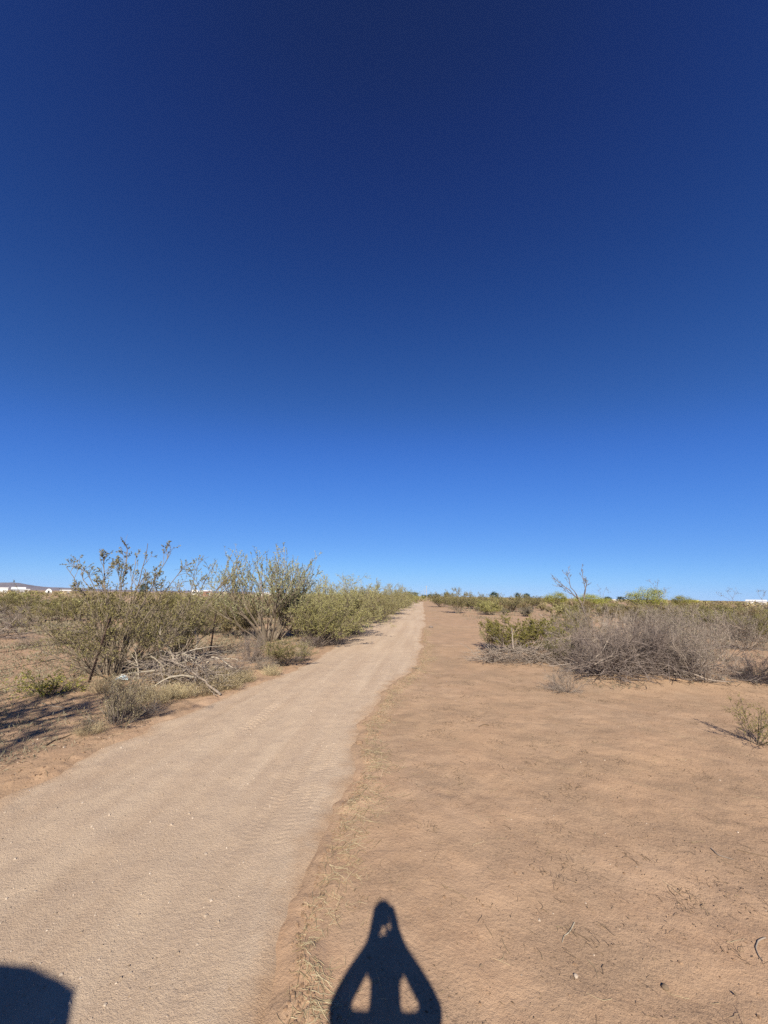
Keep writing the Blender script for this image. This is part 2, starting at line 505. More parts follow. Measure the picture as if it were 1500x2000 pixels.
ro.location = (cx_, cy_, 0)
ro.rotation_euler = (0, 0, -RA)
tag(ro, kind='structure')

# mountains far to the left
def mountains():
    mb = MB(); mb.smooth = True
    # azimuth (deg from +Y, negative left) -> crest height in pixels above the horizon
    az = np.radians(np.linspace(-62, 4, 400))
    px = 750 + FPX * np.tan(az) / math.cos(R(PITCH))
    crest = np.interp(px, [-700, -300, -60, 0, 25, 45, 70, 100, 170, 260, 330, 450, 520, 600, 750], [5, 12, 13, 14, 16, 13.5, 9.5, 8.2, 6.5, 4.5, 5, 5.5, 4.0, 1.5, -1])
    crest = crest + 1.1 * fbm(px / 22, px * 0, 4, 71)
    rr = np.linspace(0, 1, 26)
    A, T = np.meshgrid(az, rr)
    rad = 9200 + 3600 * T
    prof = np.clip(1 - np.abs(T - 0.45) / 0.45, 0, 1) ** 0.8
    ridge = 0.35 * fbm(A * 60, T * 5, 4, 73)
    Hh = np.tile(crest, (26, 1)) / FPX * 10400 * 0.72 * prof * (1 + ridge * (1 - prof)) - 6
    grid_mesh(np.sin(A) * rad, np.cos(A) * rad, Hh, mb)
    tag(mb.build('mountains', M['mountain']), kind='structure')
mountains()

# ------------------------------------------------------------------ plant growing
def grow(rng, P0, D0, L, nseg, wob, up):
    N_ = len(P0)
    P = np.zeros((N_, nseg + 1, 3)); P[:, 0] = P0
    D = D0 / (np.linalg.norm(D0, axis=1, keepdims=True) + 1e-9)
    step = (np.asarray(L, float) / nseg).reshape(-1, 1)
    for i in range(nseg):
        D = D + wob * rng.normal(size=D.shape) + np.array([0, 0, up])
        D /= np.linalg.norm(D, axis=1, keepdims=True) + 1e-9
        P[:, i + 1] = P[:, i] + D * step
    return P

def sprout(rng, P, per, tmin, tmax, spread_a):
    """child starts and directions along polylines P"""
    N_, S, _ = P.shape
    t = rng.uniform(tmin, tmax, (N_, per)) * (S - 1)
    i = np.minimum(t.astype(int), S - 2); f = (t - i)[..., None]
    n = np.arange(N_)[:, None]
    a = P[n, i]; b = P[n, i + 1]
    start = a * (1 - f) + b * f
    d = b - a; d /= np.linalg.norm(d, axis=2, keepdims=True) + 1e-9
    k = rng.normal(size=d.shape); k -= (k * d).sum(2, keepdims=True) * d
    k /= np.linalg.norm(k, axis=2, keepdims=True) + 1e-9
    ang = rng.uniform(spread_a[0], spread_a[1], (N_, per, 1))
    return start.reshape(-1, 3), (d * np.cos(ang) + k * np.sin(ang)).reshape(-1, 3), (t / (S - 1)).reshape(-1)

def along(rng, P, per, tmin=0.15, tmax=1.0):
    s, d, _ = sprout(rng, P, per, tmin, tmax, (0.4, 1.4))
    return s, d

def vase(rng, n, H, lean0, lean1, base_r, wob=0.06, up=0.06, nseg=8):
    a = rng.uniform(0, 2 * math.pi, n)
    lean = np.radians(rng.uniform(lean0, lean1, n))
    D = np.stack([np.cos(a) * np.sin(lean), np.sin(a) * np.sin(lean), np.cos(lean)], 1)
    P0 = np.stack([np.cos(a), np.sin(a), np.zeros(n)], 1) * base_r * rng.uniform(0.2, 1, (n, 1))
    P0[:, 2] = -0.06
    return grow(rng, P0, D, H * rng.uniform(0.75, 1.15, n), nseg, wob, up)

def finish(stems, leaves, smat, lmat, name):
    sm = stems.mesh(name + '_stems', smat)
    lm = leaves.mesh(name + '_foliage', lmat) if leaves is not None and leaves.n else None
    V = np.concatenate(stems.V + (leaves.V if lm else []))
    r = np.percentile(np.abs(V[:, 0]), 97) + np.percentile(np.abs(V[:, 1]), 97)
    return dict(stems=sm, leaves=lm, H=float(np.percentile(V[:, 2], 99.3)), W=float(r), smat=smat, lmat=lmat)

def make_creosote(seed, H=2.0, n=24, k1=9, k2=8, kl=15, leaf=.032, lean=(4, 48), lmat='creosote', smat='bark', tw=1.0):
    rng = np.random.default_rng(seed)
    st_, lf = MB(), MB()
    A = vase(rng, n, H * 1.02, *lean, 0.16 * H / 2, 0.07, 0.05)
    st_.tubes(A, rng.uniform(.010, .017, n) * tw, np.full(n, .003 * tw), 4)
    s, d, t = sprout(rng, A, k1, 0.22, 0.98, (0.3, 0.8))
    B = grow(rng, s, d, H * 0.34 * (1.15 - 0.6 * t) * rng.uniform(.6, 1.2, len(s)), 5, 0.13, 0.07)
    st_.tubes(B, np.full(len(B), .0052 * tw), np.full(len(B), .002 * tw), 3)
    s, d, t = sprout(rng, B, k2, 0.25, 1.0, (0.3, 1.0))
    C = grow(rng, s, d, H * 0.10 * rng.uniform(.5, 1.4, len(s)), 3, 0.18, 0.06)
    st_.tubes(C, np.full(len(C), .003 * tw), np.full(len(C), .0014 * tw), 3)
    s, d = along(rng, C, kl, 0.2)
    lf.leaves(s, d, leaf * rng.uniform(.6, 1.3, len(s)), leaf * 0.5 * rng.uniform(.7, 1.3, len(s)), rng)
    return finish(st_, lf, M[smat], M[lmat], 'creosote')

def make_mesquite(seed, H=2.2, leaf=.05, lmat='mesquite', n=22, k1=11, k2=9, kl=15):
    rng = np.random.default_rng(seed)
    st_, lf = MB(), MB()
    A = vase(rng, n, H * 0.95, 8, 66, 0.22, 0.12, 0.02)
    st_.tubes(A, rng.uniform(.012, .024, n), np.full(n, .004), 4)
    s, d, t = sprout(rng, A, k1, 0.15, 1.0, (0.3, 1.1))
    B = grow(rng, s, d, H * 0.36 * rng.uniform(.6, 1.2, len(s)), 5, 0.17, 0.03)
    st_.tubes(B, np.full(len(B), .006), np.full(len(B), .002), 3)
    s, d, t = sprout(rng, B, k2, 0.15, 1.0, (0.4, 1.2))
    C = grow(rng, s, d, H * 0.12 * rng.uniform(.5, 1.4, len(s)), 3, 0.2, -0.03)
    st_.tubes(C, np.full(len(C), .003), np.full(len(C), .0015), 3)
    s, d = along(rng, C, kl, 0.05)
    lf.leaves(s, d, leaf * rng.uniform(.6, 1.3, len(s)), leaf * 0.26 * rng.uniform(.7, 1.3, len(s)), rng)
    return finish(st_, lf, M['bark'], M[lmat], 'mesquite')

def make_broom(seed, H=2.3, kl=17, lmat='broom'):
    rng = np.random.default_rng(seed)
    st_, lf = MB(), MB()
    A = vase(rng, 16, H * 0.62, 10, 46, 0.14, 0.07, 0.10)
    st_.tubes(A, rng.uniform(.016, .030, 16), np.full(16, .007), 5)
    s, d, t = sprout(rng, A, 9, 0.3, 1.0, (0.2, 0.6))
    B = grow(rng, s, d, H * 0.44 * rng.uniform(.6, 1.25, len(s)), 6, 0.07, 0.16)
    st_.tubes(B, np.full(len(B), .0065), np.full(len(B), .0022), 3)
    s, d, t = sprout(rng, B, 6, 0.3, 1.0, (0.2, 0.6))
    C = grow(rng, s, d, H * 0.13 * rng.uniform(.5, 1.5, len(s)), 3, 0.1, 0.13)
    st_.tubes(C, np.full(len(C), .0032), np.full(len(C), .0016), 3)
    s, d = along(rng, C, kl, 0.1)
    d[:, 2] += 0.6
    lf.leaves(s, d, .050 * rng.uniform(.6, 1.3, len(s)), .012 * rng.uniform(.7, 1.3, len(s)), rng)
    return finish(st_, lf, M['bark'], M[lmat], 'broom')

def make_dead(seed, H=0.9, n=26, lean=(5, 75), k1=8, k2=6, mat='dead', tw=1.0, kl=0, wob=0.14):
    rng = np.random.default_rng(seed)
    st_, lf = MB(), MB()
    A = vase(rng, n, H * 1.0, *lean, 0.2 * H, wob, 0.02, 7)
    st_.tubes(A, rng.uniform(.007, .012, n) * tw, np.full(n, .003 * tw), 4)
    s, d, t = sprout(rng, A, k1, 0.15, 1.0, (0.3, 1.1))
    B = grow(rng, s, d, H * 0.42 * rng.uniform(.5, 1.2, len(s)), 5, 0.2, 0.03)
    st_.tubes(B, np.full(len(B), .0042 * tw), np.full(len(B), .002 * tw), 3)
    s, d, t = sprout(rng, B, k2, 0.2, 1.0, (0.3, 1.2))
    C = grow(rng, s, d, H * 0.17 * rng.uniform(.5, 1.4, len(s)), 3, 0.22, 0.02)
    st_.tubes(C, np.full(len(C), .0028 * tw), np.full(len(C), .0014 * tw), 3)
    if kl:
        s, d = along(rng, C, kl, 0.2)
        lf.leaves(s, d, .03 * rng.uniform(.6, 1.3, len(s)), .012 * rng.uniform(.7, 1.3, len(s)), rng)
    for V in st_.V: V[:, 2] = np.maximum(V[:, 2], 0.006 + 0.01 * rng.random(len(V)))
    return finish(st_, lf, M[mat], M['grey_leaf'], 'dead')

def make_sage(seed, H=0.6, lmat='sage'):
    rng = np.random.default_rng(seed)
    st_, lf = MB(), MB()
    A = vase(rng, 40, H * 0.9, 5, 66, 0.12, 0.09, 0.06, 6)
    st_.tubes(A, np.full(40, .005), np.full(40, .002), 3)
    s, d, t = sprout(rng, A, 9, 0.2, 1.0, (0.3, 0.9))
    B = grow(rng, s, d, H * 0.3 * rng.uniform(.5, 1.2, len(s)), 4, 0.14, 0.07)
    st_.tubes(B, np.full(len(B), .0028), np.full(len(B), .0014), 3)
    s, d = along(rng, B, 15, 0.15)
    lf.leaves(s, d, .017 * rng.uniform(.6, 1.3, len(s)), .010 * rng.uniform(.7, 1.3, len(s)), rng)
    return finish(st_, lf, M['dead'], M[lmat], 'sage')

def make_grass(seed, H=0.4, n=420):
    rng = np.random.default_rng(seed)
    lf = MB()
    A = vase(rng, n, H, 2, 58, 0.16, 0.08, -0.06, 5)
    lf.tubes(A, np.full(n, .0022), np.full(n, .0008), 3)
    s, d = along(rng, A, 3, 0.6)
    lf.leaves(s, d, .022, .006, rng)
    V = np.concatenate(lf.V)
    return dict(stems=lf.mesh('grass_blades', M['straw']), leaves=None, H=float(np.percentile(V[:, 2], 99)), W=float(2 * np.percentile(np.abs(V[:, 0]), 97)), smat=M['straw'], lmat=None)

def make_sparse(seed, H=1.9, lmat='grey_leaf', n=3, kl=3):
    """a few thin, bare, forking stems with tufts at the tips"""
    rng = np.random.default_rng(seed)
    st_, lf = MB(), MB()
    A = vase(rng, n, H * 0.72, 2, 20, 0.04, 0.07, 0.05, 9)
    st_.tubes(A, np.full(n, .016), np.full(n, .008), 5)
    s, d, t = sprout(rng, A, 4, 0.5, 1.0, (0.3, 0.75))
    B = grow(rng, s, d, H * 0.33 * rng.uniform(.6, 1.2, len(s)), 7, 0.11, 0.06)
    st_.tubes(B, np.full(len(B), .008), np.full(len(B), .0045), 4)
    s, d, t = sprout(rng, B, 6, 0.45, 1.0, (0.3, 0.9))
    C = grow(rng, s, d, H * 0.085 * rng.uniform(.5, 1.4, len(s)), 4, 0.2, 0.05)
    st_.tubes(C, np.full(len(C), .005), np.full(len(C), .0025), 3)
    s, d = along(rng, C, kl, 0.3)
    lf.leaves(s, d, .04 * rng.uniform(.6, 1.3, len(s)), .014, rng)
    return finish(st_, lf, M['purple_dead'], M[lmat], 'sparse')

def make_far(seed, H, lmat, smat, leaf, count, squash=0.8, droop=0.0):
    """a far shrub or tree in one mesh: trunk and limbs, leaf clumps through the crown's volume"""
    rng = np.random.default_rng(seed)
    mb = MB()
    n = 9
    A = vase(rng, n, H * 0.85, 4, 52, 0.1 * H, 0.11, 0.05, 5)
    mb.tubes(A, np.full(n, .02 * H), np.full(n, .006 * H), 4, 0)
    s, d, t = sprout(rng, A, 7, 0.3, 1.0, (0.3, 1.0))
    B = grow(rng, s, d, H * 0.33 * rng.uniform(.5, 1.2, len(s)), 4, 0.16, 0.02)
    mb.tubes(B, np.full(len(B), .006 * H), np.full(len(B), .003 * H), 3, 0)
    s, d = along(rng, B, max(1, count // len(B)), 0.1)
    s = s + rng.normal(size=s.shape) * 0.035 * H
    s[:, 2] = np.maximum(s[:, 2], 0.03)
    mb.leaves(s, d, leaf * rng.uniform(.6, 1.4, len(s)), leaf * .45 * rng.uniform(.7, 1.3, len(s)), rng, 1)
    V = np.concatenate(mb.V)
    me = mb.mesh('far_shrub', [M[smat], M[lmat]])
    return dict(stems=me, leaves=None, H=float(np.percentile(V[:, 2], 99.5)), W=float(np.percentile(np.abs(V[:, 0]), 97) + np.percentile(np.abs(V[:, 1]), 97)), joined=True, smat=None, lmat=None)

def make_crown(seed, H, lmat, smat, leaf, clumps, per, wide=.62):
    """a round far tree: forked trunk, leaf clumps of uneven size round the limb ends"""
    rng = np.random.default_rng(seed)
    mb = MB()
    A = vase(rng, 7, H * 0.72, 4, 46, 0.05 * H, 0.1, 0.06, 6)
    mb.tubes(A, np.full(7, .022 * H), np.full(7, .008 * H), 5, 0)
    s, d, t = sprout(rng, A, 6, 0.4, 1.0, (0.3, 0.9))
    B = grow(rng, s, d, H * 0.25 * rng.uniform(.5, 1.2, len(s)), 4, 0.14, 0.04)
    mb.tubes(B, np.full(len(B), .007 * H), np.full(len(B), .003 * H), 3, 0)
    v = rng.normal(size=(clumps, 3)); v /= np.linalg.norm(v, axis=1, keepdims=True)
    v *= rng.uniform(.35, 1, (clumps, 1)) ** .5
    c = v * np.array([wide * H * .72, wide * H * .72, .40 * H]) + np.array([0, 0, .56 * H])
    sz = H * rng.uniform(.06, .13, clumps)
    p = np.repeat(c, per, 0) + rng.normal(size=(clumps * per, 3)) * np.repeat(sz, per)[:, None] * .7
    p[:, 2] = np.maximum(p[:, 2], .05 * H)
    mb.leaves(p, rng.normal(size=p.shape) + (0, 0, .4), leaf * rng.uniform(.6, 1.4, len(p)), leaf * .45, rng, 1)
    V = np.concatenate(mb.V)
    me = mb.mesh('far_tree', [M[smat], M[lmat]])
    return dict(stems=me, leaves=None, H=float(np.percentile(V[:, 2], 99.5)), W=float(np.percentile(np.abs(V[:, 0]), 97) + np.percentile(np.abs(V[:, 1]), 97)), joined=True, smat=None, lmat=None)

P = {}
P['creosote'] = [make_creosote(i + 1) for i in range(3)]
P['creosote_green'] = [make_creosote(22, H=1.0, n=22, k1=9, k2=7, kl=13, leaf=.026, lean=(8, 62), lmat='creosote_green', tw=.7), make_creosote(21, H=1.0, n=13, k1=7, k2=6, kl=8, leaf=.019, lean=(10, 60), lmat='creosote_green', tw=.7)]
P['mesquite'] = [make_mesquite(31 + i) for i in range(3)]
P['verde'] = [make_mesquite(41, H=2.6, lmat='verde', leaf=.05)]
P['broom'] = [make_broom(51)]
P['dead'] = [make_dead(61 + i) for i in range(2)] + [make_dead(66, kl=3)]
P['purple'] = [make_dead(71 + i, mat='purple_dead', n=30, k1=9, k2=7, wob=0.2) for i in range(2)]
P['sage'] = [make_sage(81)]
P['grass'] = [make_grass(91), make_grass(92, 0.3, 300)]
P['sparse'] = [make_sparse(101), make_sparse(102, n=2), make_sparse(103, n=4)]
P['far_olive'] = [make_far(111 + i, 1.8, ('creosote', 'scrub', 'scrub')[i], 'bark', .08, 6500) for i in range(3)]
P['tumbleweed'] = [make_dead(75, mat='dark_dead', n=44, lean=(5, 100), k1=10, k2=8, wob=.3)]
P['far_green'] = [make_far(121 + i, 1.9, 'mesquite', 'bark', .10, 5400) for i in range(2)]
P['far_grey'] = [make_far(131 + i, 1.3, 'grey_leaf', 'purple_dead', .075, 2600) for i in range(3)]
P['far_verde'] = [make_crown(141, 2.4, 'verde', 'bark', .07, 70, 130), make_crown(142, 2.4, 'verde', 'bark', .07, 60, 130)]
P['far_tree'] = [make_crown(151 + i, 5.0, 'dark_tree', 'bark', .22, 60, 90) for i in range(2)]

_prng = random.Random(7)
def plant(kind, idx, name, cat, q, h, w, label, group=None, rz=None, parts=('stems', 'foliage')):
    p = P[kind][idx % len(P[kind])]
    rz = _prng.uniform(0, 6.28) if rz is None else rz
    sx = w / p['W']; sz = h / p['H']
    if p.get('joined') or p['leaves'] is None:
        o = link(name, p['stems']); o.location = q; o.rotation_euler = (0, 0, rz)
    else:
        o = empty(name, q, rz)
        link(parts[0], p['stems'], o); link(parts[1], p['leaves'], o)
    o.scale = (sx, sx, sz)
    tag(o, label, cat, group)
    return o

def plant_px(kind, idx, name, cat, px, py, top, wpx, label, group=None, back=0.0, rz=None):
    """base pixel, top pixel and width in pixels of the photograph, turned into a place and real size"""
    q = at(px, py)
    if back:
        d = Vector((q.x, q.y, 0)); d = d.normalized() * back
        q = Vector((q.x + d.x, q.y + d.y, 0)); q.z = float(ground_h(q.x, q.y))
    D = depth(q)
    return plant(kind, idx, name, cat, q, (py - top) * D / FPX * 1.0, wpx * D / FPX, label, group, rz)

# ------------------------------------------------------------------ roadside, left
# the tall creosote by the fence: its long stems go where the photograph's do
def guided(rng, base, tips, bow):
    out = []
    for tp in tips:
        a = np.array([rng.normal() * .06, rng.normal() * .06, -.05]); b = np.array(tp)
        m_ = (a + b) / 2 + np.array([(a[0] - b[0]) * bow, (a[1] - b[1]) * bow, abs(b[0]) * bow * 0.5])
        u = np.linspace(0, 1, 11)[:, None]
        c = a * (1 - u) ** 2 + 2 * m_ * u * (1 - u) + b * u ** 2
        c[1:-1] += rng.normal(size=(9, 3)) * 0.018
        out.append(c)
    return np.array(out)

def tall_creosote(px, py, tips_px, fill, label, seed, fill_h, lean=(6, 55)):
    rng = np.random.default_rng(seed)
    q = at(px, py); D = depth(q); k = D / FPX
    tips = [((x - px) * k, rng.uniform(-.5, .5), (py - y) * k) for x, y in tips_px]
    st_, lf = MB(), MB()
    A = guided(rng, None, tips, 0.16)
    n = len(A)
    st_.tubes(A, np.full(n, .021), np.full(n, .005), 5)
    s, d, t = sprout(rng, A, 9, 0.42, 1.0, (0.3, 0.85))
    B = grow(rng, s, d, 0.52 * (1.25 - t) * rng.uniform(.5, 1.3, len(s)) + .10, 6, 0.12, 0.05)
    st_.tubes(B, np.full(len(B), .0065), np.full(len(B), .003), 3)
    s, d, t = sprout(rng, B, 4, 0.3, 1.0, (0.3, 0.9))
    C = grow(rng, s, d, 0.16 * rng.uniform(.4, 1.5, len(s)), 3, 0.2, 0.04)
    st_.tubes(C, np.full(len(C), .004), np.full(len(C), .002), 3)
    s, d = along(rng, C[rng.random(len(C)) < .8], 14, 0.35)
    lf.leaves(s, d, .034 * rng.uniform(.6, 1.4, len(s)), .017 * rng.uniform(.7, 1.3, len(s)), rng)
    # the bushy lower part
    A = vase(rng, fill, fill_h, *lean, 0.30, 0.09, 0.04)
    st_.tubes(A, rng.uniform(.008, .015, fill), np.full(fill, .003), 4)
    s, d, t = sprout(rng, A, 9, 0.15, 1.0, (0.3, 0.9))
    B = grow(rng, s, d, fill_h * .30 * rng.uniform(.5, 1.2, len(s)), 5, 0.14, 0.05)
    st_.tubes(B, np.full(len(B), .0052), np.full(len(B), .0022), 3)
    s, d, t = sprout(rng, B, 6, 0.2, 1.0, (0.3, 1.0))
    C = grow(rng, s, d, .17 * rng.uniform(.5, 1.4, len(s)), 3, 0.18, 0.04)
    st_.tubes(C, np.full(len(C), .0032), np.full(len(C), .0016), 3)
    keep = C[:, 0, 2] > fill_h * 0.22 * rng.uniform(.2, 1.8, len(C))
    s, d = along(rng, C[keep], 11, 0.2)
    lf.leaves(s, d, .031 * rng.uniform(.6, 1.3, len(s)), .014 * rng.uniform(.7, 1.3, len(s)), rng)
    o = empty('creosote_bush', q)
    st_.build('stems', M['bark'], o); lf.build('foliage', M['creosote'], o)
    tag(o, label, 'bush')
    return o

tall_creosote(222, 1318, [(72, 1096), (88, 1112), (118, 1104), (150, 1072), (198, 1068), (232, 1098), (272, 1064), (300, 1078), (318, 1098), (252, 1120), (205, 1108), (168, 1122)],
              42, 'tallest creosote bush, long arching sparse branches, behind the leaning rusty post', 201, 1.75, (6, 64))
tall_creosote(338, 1285, [(372, 1102), (402, 1100), (440, 1104), (460, 1120), (430, 1132), (372, 1138), (330, 1140)],
              22, 'creosote bush with a thin leafy bough reaching right, behind the bleached dead limbs', 202, 1.55, (6, 48))
plant_px('broom', 0, 'desert_broom', 'shrub', 528, 1252, 1078, 190, 'upright feathery grey-green shrub with many dark stems, tallest plant left of the dirt road edge')
plant_px('sage', 0, 'bursage_bush', 'bush', 228, 1414, 1322, 96, 'low pale yellowish bush at the foot of the leaning fence post')
plant_px('purple', 0, 'dead_bush', 'bush', 490, 1292, 1236, 62, 'small dark leafless bush in front of the upright feathery shrub')
plant_px('creosote', 1, 'creosote_bush', 'bush', 556, 1300, 1252, 100, 'low olive bush with trailing grey twigs at the left road edge, under the feathery shrub')
plant_px('creosote', 0, 'creosote_bush', 'bush', 618, 1262, 1170, 150, 'full olive bush between the feathery shrub and the dirt road')
plant_px('sage', 0, 'bursage_bush', 'bush', 595, 1280, 1254, 42, 'small pale green tuft bush on the bare road bank')
hedge = [('mesquite', 0, 655, 1246, 1128, 150, 'feathery bush with twiggy top, first of the roadside hedge after the upright shrub'),
         ('mesquite', 1, 604, 1222, 1140, 130, 'rounded bush behind the feathery shrub, at the rear of the hedge'),
         ('creosote', 2, 690, 1228, 1152, 110, 'olive bush in the middle of the roadside hedge, lower than its neighbours'),
         ('mesquite', 2, 740, 1209, 1140, 95, 'tallest yellow-green bush of the far roadside hedge'),
         ('mesquite', 0, 715, 1198, 1146, 110, 'broad bush standing behind the tallest yellow-green hedge bush'),
         ('mesquite', 1, 772, 1194, 1148, 62, 'rounded light green bush just past the tallest hedge bush'),
         ('verde', 0, 795, 1184, 1152, 46, 'bright green bush near the far end of the roadside hedge'),
         ('verde', 0, 812, 1178.5, 1157, 28, 'small bright green bush closing the far end of the hedge'),
         ('mesquite', 2, 632, 1226, 1136, 140, 'broad bush filling the hedge behind its first feathery bush'),
         ('creosote', 1, 668, 1238, 1168, 120, 'low olive bush at the hedge front beside the road'),
         ('mesquite', 1, 690, 1212, 1146, 120, 'bushy growth behind the lower olive bush in the middle of the hedge'),
         ('mesquite', 0, 756, 1200, 1143, 80, 'bush tucked between the tallest and the rounded hedge bush'),
         ('creosote', 0, 718, 1219, 1164, 80, 'olive bush at the foot of the tallest yellow-green hedge bush'),
         ('mesquite', 2, 786, 1188, 1150, 56, 'light bush just before the bright green far end of the hedge'),
         ('creosote', 2, 585, 1245, 1178, 110, 'olive bush directly right of the upright shrub stems, at the hedge start'),
         ('creosote', 1, 640, 1254, 1196, 110, 'low olive bush touching the road edge at the hedge start'),
         ('dead', 2, 733, 1213, 1190, 55, 'grey dead twig bush at the hedge foot beside the road'),
         ('purple', 1, 612, 1262, 1236, 70, 'dark twiggy growth at the foot of the hedge near the road')]
for k, i, px, py, top, w, lab in hedge:
    plant_px(k, i, {'mesquite': 'mesquite_bush', 'creosote': 'creosote_bush', 'verde': 'green_bush', 'dead': 'dead_bush', 'purple': 'dead_bush'}[k], 'bush', px, py, top, w, lab, 'roadside hedge left of the dirt road')
grass = [(262, 1368, 1336, 70, 'dry grass tuft right of the pale low bush'), (300, 1372, 1338, 74, 'dry grass tuft below the bleached dead limbs'), (345, 1362, 1335, 70, 'dry grass tuft under the fallen grey branches'),
         (404, 1356, 1322, 66, 'straw-coloured grass tuft at the right end of the fallen branches'), (446, 1346, 1312, 58, 'straw-coloured grass tuft nearest the road edge'), (210, 1352, 1318, 60, 'dry grass tuft around the base of the leaning fence post'),
         (420, 1325, 1300, 50, 'dry grass tuft behind the straw-coloured tufts by the road'), (330, 1330, 1300, 60, 'dry grass tuft under the creosote bough')]
for i, (px, py, top, w, lab) in enumerate(grass):
    plant_px('grass', i, 'dry_grass_tuft', 'grass tuft', px, py, top, w, lab, 'dry grass tufts on the left road bank')

verge = [('dead', 1, 418, 1312, 1284, 60, 'low grey twiggy plant behind the right end of the fallen branches'), ('purple', 0, 462, 1318, 1286, 58, 'low brown twiggy plant on the verge before the small dark leafless bush'),
         ('dead', 2, 515, 1308, 1282, 60, 'low grey-brown plant under the left stems of the feathery shrub, by the road'), ('grass', 0, 478, 1332, 1308, 44, 'short dry grass tuft at the road edge left of the low olive bush'),
         ('purple', 1, 585, 1292, 1272, 48, 'brown twig patch at the road edge right of the low olive bush'), ('grass', 1, 530, 1318, 1298, 40, 'small dry grass tuft at the road edge under the low olive bush'),
         ('dead', 0, 655, 1258, 1240, 50, 'grey twig patch on the bank where the hedge meets the road'), ('purple', 0, 690, 1240, 1222, 46, 'brown twig patch at the foot of the middle hedge'),
         ('dead', 1, 385, 1338, 1300, 70, 'grey dead twiggy plant standing behind the brush pile by the second post'), ('grass', 0, 240, 1392, 1362, 60, 'dry grass tuft on the right flank of the pale low bush'),
         ('dead', 1, 290, 1395, 1372, 66, 'flat grey twig tangle on the bank right of the pale low bush'), ('grass', 1, 175, 1432, 1412, 60, 'thin dry grass tuft on the bank left of the pale low bush')]
for k, i, px, py, top, w, lab in verge:
    plant_px(k, i, {'dead': 'dead_weed', 'purple': 'dead_weed', 'grass': 'dry_grass_tuft'}[k], 'weed', px, py, top, w, lab, 'dry growth on the left road verge')

# brush piles: cut limbs lying on each other
def brush_pile(px, py, wpx, hpx, nlimb, ntwig, seed, mat, mat2, label, dark='dead', twig_r=.004):
    rng = np.random.default_rng(seed)
    q = at(px, py); k = depth(q) / FPX
    W, Hh = wpx * k / 2, hpx * k
    o = empty('brush_pile', q)
    def lay(n, L, r0, r1, nseg, wob, m, name, arch=0.0):
        mb = MB()
        a = rng.uniform(0, 2 * math.pi, n)
        P0 = np.stack([rng.uniform(-W, W, n) * .85, rng.uniform(-.5, .5, n) * W * .7, np.zeros(n)], 1)
        P0[:, 2] = Hh * (1 - (P0[:, 0] / W) ** 2) * rng.uniform(0.05, .75, n)
        e = rng.uniform(-.25, .35 + arch, n)
        D0 = np.stack([np.cos(a) * np.cos(e), np.sin(a) * np.cos(e) * .6, np.sin(e)], 1)
        A = grow(rng, P0, D0, L * rng.uniform(.4, 1.2, n), nseg, wob, -0.03)
        A[:, :, 2] = np.maximum(A[:, :, 2], 0.01)
        mb.tubes(A, r0 * rng.uniform(.6, 1.3, n), np.full(n, r1), 5)
        s, d, t = sprout(rng, A, 4, .3, 1, (.3, .9))
        B = grow(rng, s, d, L * .35 * rng.uniform(.4, 1.2, len(s)), 5, wob * 1.2, -0.02)
        B[:, :, 2] = np.maximum(B[:, :, 2], 0.01)
        mb.tubes(B, np.full(len(B), r1 * 1.1), np.full(len(B), r1 * .4), 3)
        mb.build(name, M[m], o)
    lay(nlimb, W * .9, .016, .006, 9, .16, mat, 'limbs', .5)
    lay(ntwig, W * .6, .007, twig_r, 7, .16, mat2, 'twigs')
    tag(o, label, 'brush pile')
    return o

brush_pile(355, 1345, 190, 95, 16, 150, 301, 'pale_dead', 'dead', 'pile of bleached dead limbs and grey twigs lying left of the dirt road')
brush_pile(1005, 1292, 150, 36, 9, 230, 302, 'dead', 'dead', 'low pile of cut grey limbs under the green bush right of the road')
brush_pile(1100, 1280, 100, 52, 8, 120, 303, 'pale_dead', 'dead', 'heap of pale forked limbs between the green bush and the grey brush')
brush_pile(1255, 1325, 260, 80, 12, 300, 304, 'dead', 'purple_dead', 'wide heap of grey brush on the sand at the front of the dead bushes')
brush_pile(12, 1248, 90, 40, 8, 90, 305, 'dead', 'purple_dead', 'dark heap of dead brush in the field beyond the fence, at the left picture edge')

def limb(name, pts_px, r, mat, label, cat, lift, fork=True, seed=0):
    """one big bleached limb, its bends taken from the picture"""
    rng = np.random.default_rng(seed)
    q = at(*pts_px[0]); k = depth(q) / FPX
    base = np.array([((x - pts_px[0][0]) * k, lift[i] * .4, (pts_px[0][1] - y) * k + .02) for i, (x, y) in enumerate(pts_px)])
    u = np.linspace(0, len(base) - 1, len(base) * 4)
    A = np.stack([np.interp(u, np.arange(len(base)), base[:, j]) for j in range(3)], 1)[None]
    A[0, 1:-1] += rng.normal(size=(A.shape[1] - 2, 3)) * .008
    mb = MB(); mb.smooth = True
    mb.tubes(A, [r], [r * .35], 6)
    if fork:
        s, d, t = sprout(rng, A, 7, .25, 1, (.4, .9))
        B = grow(rng, s, d, rng.uniform(.12, .4, len(s)), 5, .2, -.02)
        mb.tubes(B, np.full(len(B), r * .4), np.full(len(B), r * .15), 4)
    o = mb.build(name, M[mat]); o.location = q
    tag(o, label, cat)

